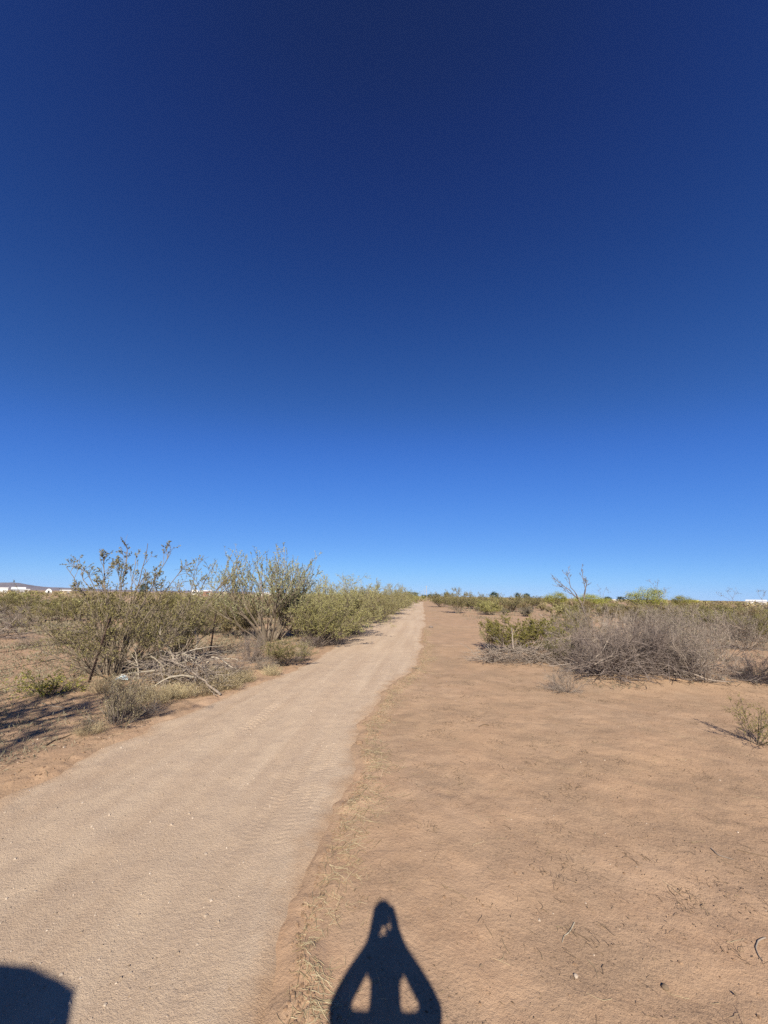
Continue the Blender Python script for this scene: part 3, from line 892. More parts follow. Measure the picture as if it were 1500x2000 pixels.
limb('dead_limb', [(372, 1328), (330, 1292), (322, 1280), (306, 1262), (298, 1240)], .026, 'pale_dead', 'bleached crooked limb rising to the left from the brush pile', 'dead branch', (0, .2, .3, .2, 0), True, 1)
limb('dead_limb', [(385, 1300), (373, 1282), (377, 1256), (374, 1244), (362, 1230)], .022, 'pale_dead', 'bleached crooked limb standing at the right of the brush pile', 'dead branch', (0, .2, .3, .2, 0), True, 2)
limb('dead_limb', [(430, 1360), (385, 1330), (350, 1310), (322, 1300)], .024, 'dead', 'grey fallen branch sloping down toward the road', 'dead branch', (0, .1, .1, .2), True, 3)
limb('dead_limb', [(1062, 1253), (1082, 1236), (1077, 1218), (1062, 1206)], .024, 'pale_dead', 'pale forked limb sticking up behind the green bush right of the road', 'dead branch', (0, .2, .3, .2), True, 4)
limb('dead_limb', [(1190, 1245), (1205, 1210), (1216, 1184)], .012, 'pale_dead', 'thin pale stick poking up from the grey brush', 'dead branch', (0, .1, .1), False, 5)
limb('dead_limb', [(1170, 1300), (1150, 1262), (1128, 1252)], .018, 'dead', 'grey limb leaning at the left front of the dead bushes', 'dead branch', (0, .1, .1), True, 6)

# ------------------------------------------------------------------ roadside, right
plant_px('creosote_green', 0, 'creosote_bush', 'bush', 1012, 1274, 1206, 135, 'fresh green creosote bush growing through the low brush pile')
plant_px('creosote_green', 0, 'creosote_bush', 'bush', 1058, 1270, 1210, 95, 'yellow-green creosote filling the gap between the fresh green bush and grey thicket')
plant_px('creosote_green', 0, 'creosote_bush', 'bush', 1095, 1290, 1250, 60, 'small fresh green creosote at the left end of the dead grey bushes')
plant_px('creosote', 2, 'creosote_bush', 'bush', 962, 1268, 1222, 50, 'small olive bush at the left end of the low brush pile')
dead = [('purple', 0, 1130, 1300, 1218, 100, 'dead grey bush at the left end of the thicket, beside the green sprout'), ('purple', 1, 1185, 1318, 1215, 110, 'second dead bush from the left in the grey thicket'),
        ('dead', 0, 1225, 1290, 1195, 120, 'tall grey dead bush rising at the middle back of the thicket'), ('purple', 0, 1245, 1326, 1222, 110, 'dark dead bush at the middle front of the thicket'),
        ('dead', 1, 1290, 1288, 1193, 120, 'wispy grey dead bush at the back right of the thicket'), ('purple', 1, 1300, 1328, 1222, 115, 'purple-grey dead bush right of the middle of the thicket'),
        ('dead', 2, 1345, 1312, 1205, 120, 'brownish twiggy bush near the right end of the thicket'), ('dead', 0, 1375, 1340, 1240, 100, 'slender grey bush with a bare foot at the right end of the thicket'),
        ('dead', 2, 1160, 1270, 1185, 120, 'wispy brown bush behind the left of the thicket'), ('dead', 1, 1400, 1290, 1195, 110, 'thin brown bush behind the right end of the thicket')]
for k, i, px, py, top, w, lab in dead:
    plant_px(k, i, 'dead_bush', 'dead bush', px, py, top, w, lab, 'thicket of dead grey bushes')
plant_px('dead', 1, 'dead_bush', 'dead bush', 1104, 1352, 1298, 74, 'small leafless grey bush on open sand in front of the thicket')
plant_px('tumbleweed', 0, 'tumbleweed', 'tumbleweed', 1482, 1334, 1283, 84, 'dark round tumbleweed at the right picture edge')
plant_px('creosote_green', 1, 'creosote_bush', 'bush', 1474, 1452, 1372, 120, 'young bright green creosote sprig alone on the sand at the right picture edge', rz=0.6)
def sapling(px, py, trunk, boughs, label, seed, r=.020, tuft=3):
    rng = np.random.default_rng(seed)
    q = at(px, py); k = depth(q) / FPX
    f = lambda x, y, o=0.0: ((x - px) * k, o, (py - y) * k)
    o = empty('bare_sapling', q)
    st_, lf = MB(), MB()
    T = np.array([f(px, py + 2)] + [f(x, y, rng.uniform(-.05, .05)) for x, y in trunk])
    u = np.linspace(0, len(T) - 1, 14); T = np.stack([np.interp(u, np.arange(len(T)), T[:, j]) for j in range(3)], 1)
    st_.tubes(T[None], [r], [r * .6], 6)
    A = []
    for pts_ in boughs:
        oo = rng.uniform(-.35, .35)
        c = np.array([f(x, y, oo * i / len(pts_)) for i, (x, y) in enumerate(pts_)])
        u = np.linspace(0, len(c) - 1, 12); c = np.stack([np.interp(u, np.arange(len(c)), c[:, j]) for j in range(3)], 1)
        c[1:] += rng.normal(size=(11, 3)) * .012
        A.append(c)
    A = np.array(A)
    st_.tubes(A, np.full(len(A), r * .6), np.full(len(A), r * .28), 5)
    s, d, t = sprout(rng, A, 7, .3, 1, (.3, .8))
    B = grow(rng, s, d, .26 * rng.uniform(.4, 1.3, len(s)), 5, .14, .08)
    st_.tubes(B, np.full(len(B), r * .33), np.full(len(B), r * .18), 3)
    s, d, t = sprout(rng, B, 4, .4, 1, (.3, .9))
    C = grow(rng, s, d, .09 * rng.uniform(.4, 1.3, len(s)), 3, .2, .03)
    st_.tubes(C, np.full(len(C), r * .22), np.full(len(C), r * .12), 3)
    s, d = along(rng, C, tuft, .3)
    lf.leaves(s, d, .035 * rng.uniform(.6, 1.4, len(s)), .013, rng)
    st_.build('stems', M['purple_dead'], o); lf.build('foliage', M['grey_leaf'], o)
    tag(o, label, 'sapling', 'bare saplings rising from the right scrub')
sapling(1156, 1262, [(1152, 1215), (1144, 1180), (1134, 1163)], [[(1144, 1182), (1128, 1160), (1108, 1142), (1092, 1130)], [(1136, 1166), (1126, 1148), (1124, 1126), (1130, 1120)], [(1146, 1184), (1152, 1158), (1148, 1132), (1144, 1114)], [(1148, 1170), (1156, 1146), (1158, 1138)], [(1138, 1172), (1118, 1158), (1100, 1146)]],
        'tallest bare sapling, leaning left over the dead thicket against the sky', 701, .027)
sapling(1297, 1225, [(1296, 1190), (1295, 1160)], [[(1295, 1175), (1290, 1150), (1280, 1133)], [(1295, 1165), (1296, 1148), (1300, 1140)], [(1297, 1180), (1308, 1158), (1311, 1150)]],
        'thin bare sapling against the sky beside the round yellow-green tree', 702, .014)
sapling(1440, 1220, [(1440, 1185), (1440, 1168)], [[(1440, 1172), (1432, 1158), (1436, 1153)], [(1440, 1170), (1448, 1154), (1451, 1162)], [(1438, 1176), (1422, 1166), (1410, 1164)]],
        'thin bare sapling with curled twigs at the far right against the sky', 703, .014)
sapling(1188, 1215, [(1186, 1180), (1184, 1160)], [[(1184, 1162), (1190, 1150), (1196, 1156)], [(1184, 1170), (1176, 1158), (1180, 1150)]],
        'short faint bare sapling right of the tallest sapling', 704, .011)
sapling(1498, 1222, [(1497, 1185), (1497, 1170)], [[(1497, 1172), (1492, 1160), (1496, 1155)], [(1497, 1172), (1503, 1160)]],
        'bare sapling cut off by the right picture edge', 705, .013)
mids = [('creosote', 0, 895, 1198, 1150, 62, 'grey-green bush standing proud of the others just right of the road'), ('creosote', 1, 862, 1186, 1158, 52, 'olive bush nearest the right side of the far road'),
        ('creosote', 2, 928, 1190, 1160, 58, 'olive bush right of the proud grey-green bush'), ('creosote', 0, 1000, 1195, 1160, 70, 'olive bush at the right of the bare sandy gap'),
        ('mesquite', 0, 965, 1181, 1163, 36, 'little light green bush at the back of the bare sandy gap'), ('creosote', 1, 1035, 1188, 1164, 60, 'low olive bush right of the sandy gap'),
        ('creosote', 2, 1120, 1235, 1196, 80, 'olive twiggy bush behind the pale forked limbs'), ('dead', 2, 1075, 1240, 1205, 80, 'faint grey bush behind the fresh green creosote'),
        ('dead', 2, 1455, 1268, 1198, 110, 'grey-brown bush behind the tumbleweed'), ('creosote', 0, 1490, 1255, 1190, 90, 'grey-green bush at the right picture edge behind the tumbleweed'),
        ('dead', 0, 1420, 1248, 1192, 110, 'brown dead bush in the second row behind the thicket'), ('dead', 1, 1345, 1240, 1185, 110, 'brown dead bush second row, behind the slender grey bush'),
        ('dead', 2, 1262, 1232, 1184, 100, 'brown dead bush in the second row, behind the middle of the thicket'), ('dead', 0, 1320, 1222, 1182, 90, 'dead bush third row, under the thin bare sapling')]
for k, i, px, py, top, w, lab in mids:
    plant_px(k, i, {'creosote': 'creosote_bush', 'mesquite': 'mesquite_bush', 'dead': 'dead_bush'}[k], 'bush', px, py, top, w, lab, 'bushes in the field right of the road')

# field behind the fence, left
left_mid = [('dead', 0, 35, 1225, 1180, 90, 'grey wispy bush left of the tall creosote, in the field'), ('creosote', 1, 20, 1200, 1162, 80, 'olive bush at the left picture edge in the field'),
            ('dead', 2, 75, 1195, 1165, 70, 'brown-grey bush beyond the fence, under the far white buildings'), ('creosote', 2, 120, 1215, 1172, 80, 'yellowish olive bush seen past the left boughs of the tall creosote'),
            ('sage', 0, 100, 1262, 1240, 60, 'low grey-green tuft on the bare red ground beyond the fence'), ('dead', 2, 60, 1262, 1242, 50, 'low dead tuft on the red ground beyond the fence'),
            ('creosote', 0, 400, 1240, 1175, 90, 'olive bush between the two boughs, behind the second fence post'), ('creosote', 1, 440, 1225, 1165, 90, 'olive bush left of the feathery shrub, in the field'),
            ('dead', 1, 345, 1240, 1185, 80, 'purple-grey dead bush behind the creosote with the reaching bough'), ('creosote', 2, 480, 1240, 1190, 60, 'small olive bush at the left foot of the feathery shrub')]
for k, i, px, py, top, w, lab in left_mid:
    plant_px(k, i, {'creosote': 'creosote_bush', 'sage': 'bursage_bush', 'dead': 'dead_bush'}[k], 'bush', px, py, top, w, lab, 'bushes in the field left of the road')

# a low plant with yellow flowers
def flower_plant(px, py, wpx, hpx, label):
    rng = np.random.default_rng(401)
    q = at(px, py); k = depth(q) / FPX
    o = empty('flowering_weed', q)
    st_, lf, fl = MB(), MB(), MB()
    A = vase(rng, 40, wpx * k * .6, 35, 82, .12, .12, .03, 5)
    A[:, :, 2] = np.maximum(A[:, :, 2], .005)
    st_.tubes(A, np.full(40, .004), np.full(40, .002), 3)
    s, d, t = sprout(rng, A, 7, .2, 1, (.3, 1.))
    B = grow(rng, s, d, .10 * rng.uniform(.5, 1.3, len(s)), 3, .15, .08)
    st_.tubes(B, np.full(len(B), .002), np.full(len(B), .001), 3)
    s, d = along(rng, B, 9, .1)
    lf.leaves(s, d, .028, .013, rng)
    c = B[rng.choice(len(B), 26, False), -1]; c = c[np.argsort(-c[:, 0])][:20]
    z0 = np.zeros((7, 3)); an = np.linspace(0, 2 * math.pi, 8)[:-1]
    fl.leaves(z0, np.stack([np.cos(an), np.sin(an), np.full(7, .45)], 1), .020, .013, rng)
    fme = fl.mesh('flower', M['yellow'])
    for p in c[:11]:
        f = link('flower', fme, o); f.location = p; f.rotation_euler = (rng.uniform(-.6, .6), rng.uniform(-.6, .6), rng.uniform(0, 6))
    st_.build('stems', M['bark'], o); lf.build('foliage', M['creosote_green'], o)
    tag(o, label, 'weed')
flower_plant(95, 1355, 100, 30, 'low green weed with yellow flowers on the shaded ground left of the fence post')

# ------------------------------------------------------------------ barbed wire fence
def fence():
    q = at(170, 1333)
    s0, t0 = st(q.x, q.y)
    o = empty('barbed_wire_fence', q)
    def post(s, lean, h):
        x, y = xy(s, t0)
        z = float(ground_h(x, y))
        mb = MB()
        L = np.array([lean, 0.03, 1.0]); L /= np.linalg.norm(L)
        a = np.array([x, y, z - .25]) - np.array(q)
        top = a + L * (h + .25)
        # a T-section bar with studs
        side = np.array([ux, uy, 0]); nrm = np.array([vx, vy, 0])
        for (c0, c1, hw, ht) in ((-.018, .018, .0, .004), (0, 0, .018, .004)):
            if hw == 0:
                c = [a + side * c0 - nrm * ht, a + side * c1 - nrm * ht, a + side * c1 + nrm * ht, a + side * c0 + nrm * ht]
            else:
                c = [a - side * ht - nrm * .034, a + side * ht - nrm * .034, a + side * ht - nrm * .005, a - side * ht - nrm * .005]
            V = np.array(c + [p + L * (h + .25) for p in c])
            mb.add(V, [(0, 3, 2, 1), (4, 5, 6, 7), (0, 1, 5, 4), (1, 2, 6, 5), (2, 3, 7, 6), (3, 0, 4, 7)])
        for j in range(18):
            p = a + L * (.35 + j * .055) + nrm * .008
            mb.box(p, (.012, .012, .02))
        mb.build('post', M['rust'], o)
        return a, L
    posts = []
    ss = [s0 - 4.2, s0, s0 + 4.2, s0 + 8.4, s0 + 12.6, s0 + 16.8, s0 + 21]
    for i, s in enumerate(ss):
        lean = (.04, .155, .03, -.04, .05, .0, .02)[i]
        posts.append(post(s, lean, 1.18))
    rng = np.random.default_rng(5)
    for hh in (.34, .60, .86, 1.10):
        mb = MB(); mb.smooth = False
        pts_ = []
        for i in range(len(posts) - 1):
            a = posts[i][0] + posts[i][1] * (hh + .25); b = posts[i + 1][0] + posts[i + 1][1] * (hh + .25)
            u = np.linspace(0, 1, 24, endpoint=False)[:, None]
            seg = a * (1 - u) + b * u
            seg[:, 2] -= (0.05 + .03 * rng.random()) * 4 * (u * (1 - u))[:, 0]
            pts_.append(seg)
        line = np.concatenate(pts_ + [b[None]])
        mb.tubes(line[None], [.0032], [.0032], 5)
        # barbs
        n = 150
        idx = rng.uniform(0, len(line) - 1.01, n); i0 = idx.astype(int); f = (idx - i0)[:, None]
        c = line[i0] * (1 - f) + line[i0 + 1] * f
        d = rng.normal(size=c.shape); d /= np.linalg.norm(d, axis=1, keepdims=True)
        mb.tubes(np.stack([c - d * .014, c, c + d * .014], 1), np.full(n, .002), np.full(n, .001), 3)
        mb.build('wire', M['wire'], o)
    tag(o, 'sagging barbed wire fence on rusty steel posts left of the road, nearest post leaning', 'fence')
fence()

# ------------------------------------------------------------------ outside the frame, behind the camera: what casts the shadows
def skin(name, V, E, rad, mat, parent, root=0, sub=2):
    me = bpy.data.meshes.new(name)
    me.from_pydata([tuple(v) for v in V], E, [])
    o = link(name, me, parent)
    me.materials.append(M[mat])
    o.modifiers.new('skin', 'SKIN')
    for i, v in enumerate(me.skin_vertices[0].data):
        r = rad[i]; v.radius = r if isinstance(r, tuple) else (r, r); v.use_root = (i == root)
    o.modifiers[0].use_smooth_shade = True
    m2 = o.modifiers.new('sub', 'SUBSURF'); m2.levels = sub; m2.render_levels = sub
    return o

M['skin'] = plain_mat('skin', (.42, .25, .17), 0.55, 0.3, 0, .06, 20)
M['shirt'] = plain_mat('shirt_cloth', (.16, .19, .24), 0.9, .1, 0, .1, 60)
M['trousers'] = plain_mat('denim', (.06, .08, .13), 0.9, .1, 0, .15, 80)
M['hair'] = plain_mat('dark_hair', (.05, .035, .025), 0.6, .3, 0, .2, 40)
M['shoe'] = plain_mat('shoe_leather', (.10, .07, .05), 0.6)
M['phone'] = plain_mat('phone_glass', (.02, .02, .025), 0.15, .5)
M['eye'] = plain_mat('eye_white', (.75, .73, .70), 0.3)
M['car_paint'] = plain_mat('grey_car_paint', (.20, .21, .22), 0.25, .5, .4, .03)
M['glass'] = plain_mat('dark_car_glass', (.02, .025, .03), 0.08, .5)
M['tyre'] = plain_mat('tyre_rubber', (.02, .02, .02), 0.85)
M['rim'] = plain_mat('alloy_rim', (.45, .45, .46), 0.35, .5, .8)
M['lamp_red'] = plain_mat('red_lamp', (.40, .02, .02), 0.2, .5)
M['lamp_clear'] = plain_mat('clear_lamp', (.7, .7, .7), 0.1, .5)

def person():
    gz = float(ground_h(0, -.05))
    o = empty('person', (0, 0, gz))
    V = []; E = []; Rd = []
    def add(p, r, par=None):
        V.append((p[0], p[1], p[2] - gz)); Rd.append(r)
        if par is not None: E.append((par, len(V) - 1))
        return len(V) - 1
    pel = add((0, -.10, .88), (.135, .105))
    waist = add((0, -.09, 1.02), (.125, .10), pel)
    chest = add((0, -.10, 1.22), (.145, .11), waist)
    top = add((0, -.10, 1.37), (.115, .085), chest)
    neck = add((0, -.075, 1.435), .070, top)
    jaw = add((0, -.055, 1.50), (.074, .076), neck)
    mid = add((0, -.065, 1.575), (.084, .100), jaw)
    crown = add((0, -.085, 1.645), (.066, .078), mid)
    for sd in (-1, 1):
        hip = add((sd * .095, -.09, .83), .088, pel)
        knee = add((sd * .11, -.05, .48), .056, hip)
        calf = add((sd * .112, -.085, .33), .055, knee)
        ank = add((sd * .115, -.10, .09), .038, calf)
        add((sd * .13, .05, .045), (.040, .028), ank)
        sh = add((sd * .165, -.085, 1.390), .056, top)
        el = add((sd * .220 + .004, .05, 1.362), .048, sh)
        fa = add((sd * .152 + .005, .040, 1.465 - sd * .006), .047, el)
        wr = add((sd * .066, .012, 1.595), .039, fa)
        pa = add((sd * .045 - .006, .000, 1.655), (.060, .046), wr)
        # four fingers round the front of the phone, thumb on its back edge
        for j, (ln, rr) in enumerate(((1.0, .0108), (1.1, .0110), (1.0, .0106), (.8, .0095))):
            z = 1.755 - j * .021
            if j == 3:                                  # little fingers hook under the phone's lower edge
                k1 = add((sd * .040 - .010, .004, 1.660), .013, pa)
                k2 = add((sd * .023 - .011, .018, 1.657), .012, k1)
                add((sd * .007 - .012, .026, 1.658), .011, k2)
                continue
            k1 = add((sd * .056 - .010, .002, z - .006), rr, pa)
            k2 = add((sd * .053 - .012, .022, z + .002), rr, k1)
            k3 = add((sd * (.046 - .016 * ln) - .014, .030, z + .006), rr * .95, k2)
            add((sd * (.044 - .032 * ln) - .014, .028, z + .008), rr * .85, k3)
        t1 = add((sd * .046, -.024, 1.700), .0105, pa)
        t2 = add((sd * .033, -.036, 1.722), .0100, t1)
        add((sd * .020, -.038, 1.742), .0090, t2)
    body = skin('body', V, E, Rd, 'skin', o)
    # clothes follow the same joints
    def cl(name, chain_sets, mat, root=0):
        v = []; e = []; r = []
        keys = {}
        for ch in chain_sets:
            prev = None
            for p, rad in ch:
                k = tuple(np.round(p, 4))
                if k not in keys:
                    keys[k] = len(v); v.append((p[0], p[1], p[2] - gz)); r.append(rad)
                if prev is not None and (prev, keys[k]) not in e: e.append((prev, keys[k]))
                prev = keys[k]
        skin(name, v, e, r, mat, o, root)
    ch = [[((0, -.10, .86), (.150, .120)), ((0, -.09, 1.02), (.142, .117)), ((0, -.10, 1.22), (.160, .126)), ((0, -.10, 1.37), (.128, .098)), ((0, -.085, 1.415), (.062, .062))]]
    for sd in (-1, 1): ch.append([((0, -.10, 1.37), (.128, .098)), ((sd * .165, -.085, 1.390), .066), ((sd * .205, .020, 1.378), .053)])
    cl('shirt', ch, 'shirt')
    ch = []
    for sd in (-1, 1): ch.append([((0, -.10, .90), (.148, .118)), ((sd * .095, -.09, .83), .100), ((sd * .11, -.05, .48), .072), ((sd * .112, -.085, .33), .068), ((sd * .115, -.10, .11), .060)])
    cl('trousers', ch, 'trousers')
    for sd in (-1, 1):
        cl('shoe', [[((sd * .115, -.12, .05), (.046, .046)), ((sd * .12, -.04, .05), (.046, .046)), ((sd * .128, .06, .038), (.048, .036)), ((sd * .132, .13, .032), (.040, .028))]], 'shoe')
    def ball(name, c, s, mat, cut=None, sub=3):
        bm = bmesh.new(); bmesh.ops.create_icosphere(bm, subdivisions=sub, radius=1)
        if cut is not None: bmesh.ops.delete(bm, geom=[v for v in bm.verts if cut(v.co)], context='VERTS')
        for v in bm.verts: v.co = Vector((v.co.x * s[0] + c[0], v.co.y * s[1] + c[1], v.co.z * s[2] + c[2] - gz))
        for f in bm.faces: f.smooth = True
        me = bpy.data.meshes.new(name); bm.to_mesh(me); bm.free(); me.materials.append(M[mat])
        return link(name, me, o)
    ball('hair', (0, -.085, 1.595), (.084, .104, .098), 'hair', lambda c: c.y > .35 and c.z < .55 or c.z < -.75)
    for sd in (-1, 1):
        ball('eye', (sd * .030, .012, 1.578), (.013, .012, .010), 'eye', None, 2)
        ball('ear', (sd * .078, -.065, 1.560), (.010, .020, .032), 'skin', None, 2)
    ball('nose', (0, .030, 1.552), (.014, .020, .024), 'skin', None, 2)
    ball('mouth', (0, .014, 1.515), (.026, .010, .008), 'lamp_red', None, 2)
    tag(o, 'person in shirt and jeans holding a phone overhead, seen as the shadow on the sand', 'person')
person()

def phone():
    Mx = CAM_M @ Matrix.Translation((-.018, -.056, .007))
    bm = bmesh.new(); bmesh.ops.create_cube(bm, size=1)
    for v in bm.verts: v.co = Vector((v.co.x * .072, v.co.y * .147, v.co.z * .008))
    bmesh.ops.bevel(bm, geom=[e for e in bm.edges if abs((e.verts[0].co - e.verts[1].co).z) > .005], offset=.011, segments=4, affect='EDGES')
    bm.transform(Mx)
    me = bpy.data.meshes.new('phone'); bm.to_mesh(me); bm.free(); me.materials.append(M['phone'])
    o = link('phone', me)
    bm = bmesh.new()
    bmesh.ops.create_cone(bm, cap_ends=True, segments=24, radius1=.008, radius2=.008, depth=.0016)
    bm.transform(CAM_M @ Matrix.Translation((0, 0, .0018)))
    me = bpy.data.meshes.new('lens'); bm.to_mesh(me); bm.free(); me.materials.append(M['glass'])
    link('lens', me, o)
    tag(o, 'dark phone held up in both hands, the tip of the person shadow', 'phone')
phone()

def car():
    # stands on the road behind the camera with its tail towards it; local +y is the tail
    a = RA * .35
    o = empty('parked_car', (-2.12, -2.38, float(base_h(-2.2, -2.7)) + .03), -a)
    hw = .93
    # side profile stations from nose (-y) to tail: y, belt height, roof height, half width low, half width roof
    prof = [(-2.25, .78, .80, .80, .78), (-2.15, .92, .94, .88, .84), (-1.3, 1.02, 1.04, .92, .86), (-.95, 1.05, 1.10, .93, .82), (-.30, 1.06, 1.58, .93, .70), (.2, 1.06, 1.70, .93, .72), (1.2, 1.06, 1.72, .93, .72), (1.95, 1.05, 1.66, .92, .70), (2.12, 1.04, 1.58, .91, .60), (2.25, 1.02, 1.06, .89, .86), (2.28, .70, .72, .88, .86)]
    mb = MB(); mb.smooth = True
    ring = []
    for (y, b, r, w0, w1) in prof:
        ring.append([(-w0 + .06, y, .30), (-w0, y, .45), (-w0, y, (.45 + b) / 2), (-w0 + .02, y, b), (-w1 - .01, y, r - .14 * (r - b > .2)), (-w1 + .10, y, r - .03 * (r - b > .2)), (-w1 * .5, y, r + .005), (0, y, r + .012),
                     (w1 * .5, y, r + .005), (w1 - .10, y, r - .03 * (r - b > .2)), (w1 + .01, y, r - .14 * (r - b > .2)), (w0 - .02, y, b), (w0, y, (.45 + b) / 2), (w0, y, .45), (w0 - .06, y, .30)])
    V = np.array(ring); n = V.shape[1]
    idx = np.arange(len(prof) * n).reshape(len(prof), n)
    Q = np.stack([idx[:-1], np.roll(idx, -1, 1)[:-1], np.roll(idx, -1, 1)[1:], idx[1:]], -1).reshape(-1, 4)
    mb.add(V.reshape(-1, 3), Q)
    for e, rv in ((0, False), (len(prof) - 1, True)):
        for i in range(n // 2):
            q = [idx[e][i], idx[e][i + 1], idx[e][n - 2 - i], idx[e][n - 1 - i]]
            mb.add(V.reshape(-1, 3)[q[::-1] if rv else q], [(0, 1, 2, 3)])
    mb.build('body', M['car_paint'], o)
    def pane(pts, name='window'):
        mb = MB(); p = np.array(pts, float); nrm = np.cross(p[1] - p[0], p[2] - p[0]); nrm /= np.linalg.norm(nrm)
        c = p.mean(0); 
        if np.dot(nrm, c - np.array([0, c[1] * .6, 1.1])) < 0: nrm = -nrm
        mb.add(np.concatenate([p + nrm * .012, p - nrm * .02]), [(0, 1, 2, 3), (4, 7, 6, 5), (0, 4, 5, 1), (1, 5, 6, 2), (2, 6, 7, 3), (3, 7, 4, 0)])
        mb.build(name, M['glass'], o)
    for sd in (-1, 1):
        pane([(sd * .915, -.75, 1.08), (sd * .915, .25, 1.09), (sd * .76, .25, 1.56), (sd * .74, -.30, 1.50)])
        pane([(sd * .915, .33, 1.09), (sd * .915, 1.2, 1.09), (sd * .76, 1.2, 1.58), (sd * .76, .33, 1.57)])
        pane([(sd * .91, 1.28, 1.09), (sd * .90, 2.0, 1.09), (sd * .735, 1.9, 1.53), (sd * .76, 1.28, 1.58)])
    pane([(-.78, -.92, 1.12), (.78, -.92, 1.12), (.62, -.36, 1.54), (-.62, -.36, 1.54)], 'windscreen')
    pane([(-.74, 2.24, 1.10), (.74, 2.24, 1.10), (.54, 2.14, 1.52), (-.54, 2.14, 1.52)], 'rear_window')
    for sd in (-1, 1):
        for y in (-1.4, 1.4):
            w = None
            mb = MB(); mb.smooth = True
            ang = np.linspace(0, 2 * math.pi, 33)[:-1]
            sec = [(-.11, .22), (-.11, .33), (-.08, .36), (.08, .36), (.11, .33), (.11, .22)]
            Vt = np.array([[(sd * .82 + dx, y + math.cos(t) * r, .355 + math.sin(t) * r) for dx, r in sec] for t in ang])
            ii = np.arange(32 * 6).reshape(32, 6)
            mb.add(Vt.reshape(-1, 3), np.stack([ii[:, :-1], np.roll(ii, -1, 0)[:, :-1], np.roll(ii, -1, 0)[:, 1:], ii[:, 1:]], -1).reshape(-1, 4))
            w = mb.build('wheel', M['tyre'], o)
            mb = MB()
            for t in np.linspace(0, 2 * math.pi, 11)[:-1]:
                mb.tubes([[(sd * .90, y, .355), (sd * .91, y + math.cos(t) * .12, .355 + math.sin(t) * .12), (sd * .915, y + math.cos(t) * .215, .355 + math.sin(t) * .215)]], [.03], [.022], 6)
            mb.build('rim', M['rim'], w)
        mb = MB(); mb.box((sd * .80, 2.255, .93), (.16, .06, .22)); mb.build('tail_lamp', M['lamp_red'], o)
        mb = MB(); mb.box((sd * .66, -2.235, .72), (.30, .06, .13)); mb.build('headlamp', M['lamp_clear'], o)
        mb = MB(); mb.smooth = True; mb.tubes([[(sd * .91, -.62, 1.08), (sd * 1.0, -.60, 1.12), (sd * 1.10, -.58, 1.13)]], [.03], [.075], 8); mb.build('mirror', M['car_paint'], o)
    mb = MB(); mb.box((0, 2.29, .52), (1.62, .12, .22)); mb.build('bumper', M['tyre'], o)
    o.scale = (1, 1, 1.05)
    tag(o, 'parked grey station wagon whose shadow corner falls on the road at lower left', 'car')
car()

def shade_tree():
    rng = np.random.default_rng(601)
    q = Vector((-7.5, 0.7, 0)); q.z = float(ground_h(q.x, q.y))
    o = empty('mesquite_tree', q)
    st_, lf = MB(), MB(); st_.smooth = True
    n = 23
    A = vase(rng, n, 3.3, 8, 52, .1, .08, .04, 9)
    tipx = rng.uniform(-.6, 1.7, n)
    A[:, :, 0] += (np.linspace(0, 1, 10) ** 1.5)[None] * tipx[:, None]
    A[:, :, 1] += (np.linspace(0, 1, 10) ** 1.5)[None] * (rng.uniform(-2.0, .9, n) - 1.0 * np.maximum(tipx, 0))[:, None]
    st_.tubes(np.array([[(0, 0, -.2), (.02, .02, .2), (0, 0, .5)]]), [.20], [.16], 10)
    st_.tubes(A, np.full(n, .036), np.full(n, .010), 7)
    s, d, t = sprout(rng, A, 15, .3, 1, (.3, .9))
    B = grow(rng, s, d, 1.0 * rng.uniform(.5, 1.2, len(s)), 6, .14, .02)
    st_.tubes(B, np.full(len(B), .022), np.full(len(B), .007), 4)
    s, d, t = sprout(rng, B, 9, .2, 1, (.3, 1.))
    C = grow(rng, s, d, .42 * rng.uniform(.5, 1.3, len(s)), 4, .16, -.02)
    st_.tubes(C, np.full(len(C), .006), np.full(len(C), .003), 3)
    s, d = along(rng, C, 15, .1)
    lf.leaves(s, d, .065 * rng.uniform(.6, 1.3, len(s)), .026, rng)
    st_.build('trunk', M['bark'], o); lf.build('crown', M['mesquite'], o)
    o.scale = (1.25, 1.25, 1.25)
    tag(o, 'airy mesquite tree outside the left edge, whose streaky shade darkens the left bank', 'tree')
shade_tree()

# crumpled plastic litter by the post
def crumple(px, py, L, label):
    q = at(px, py)
    rng = np.random.default_rng(77)
    n = 14
    u, v = np.meshgrid(np.linspace(-1, 1, n), np.linspace(-1, 1, n))
    z = .05 * (1 - u ** 2) * (1 - v ** 2) * 1.6 + .05 * np.abs(fbm(u * 2.1 + 5, v * 2.1, 3, 3)) + .012
    mb = MB(); grid_mesh(u * L * .5, v * L * .28, z, mb)
    o = mb.build('plastic_bag', M['plastic']); o.location = q; o.rotation_euler = (0, 0, .35)
    md = o.modifiers.new('thickness', 'SOLIDIFY'); md.thickness = .003
    tag(o, label, 'litter')
crumple(238, 1329, .22, 'crumpled pale blue plastic bag lying in dry grass right of the leaning fence post')

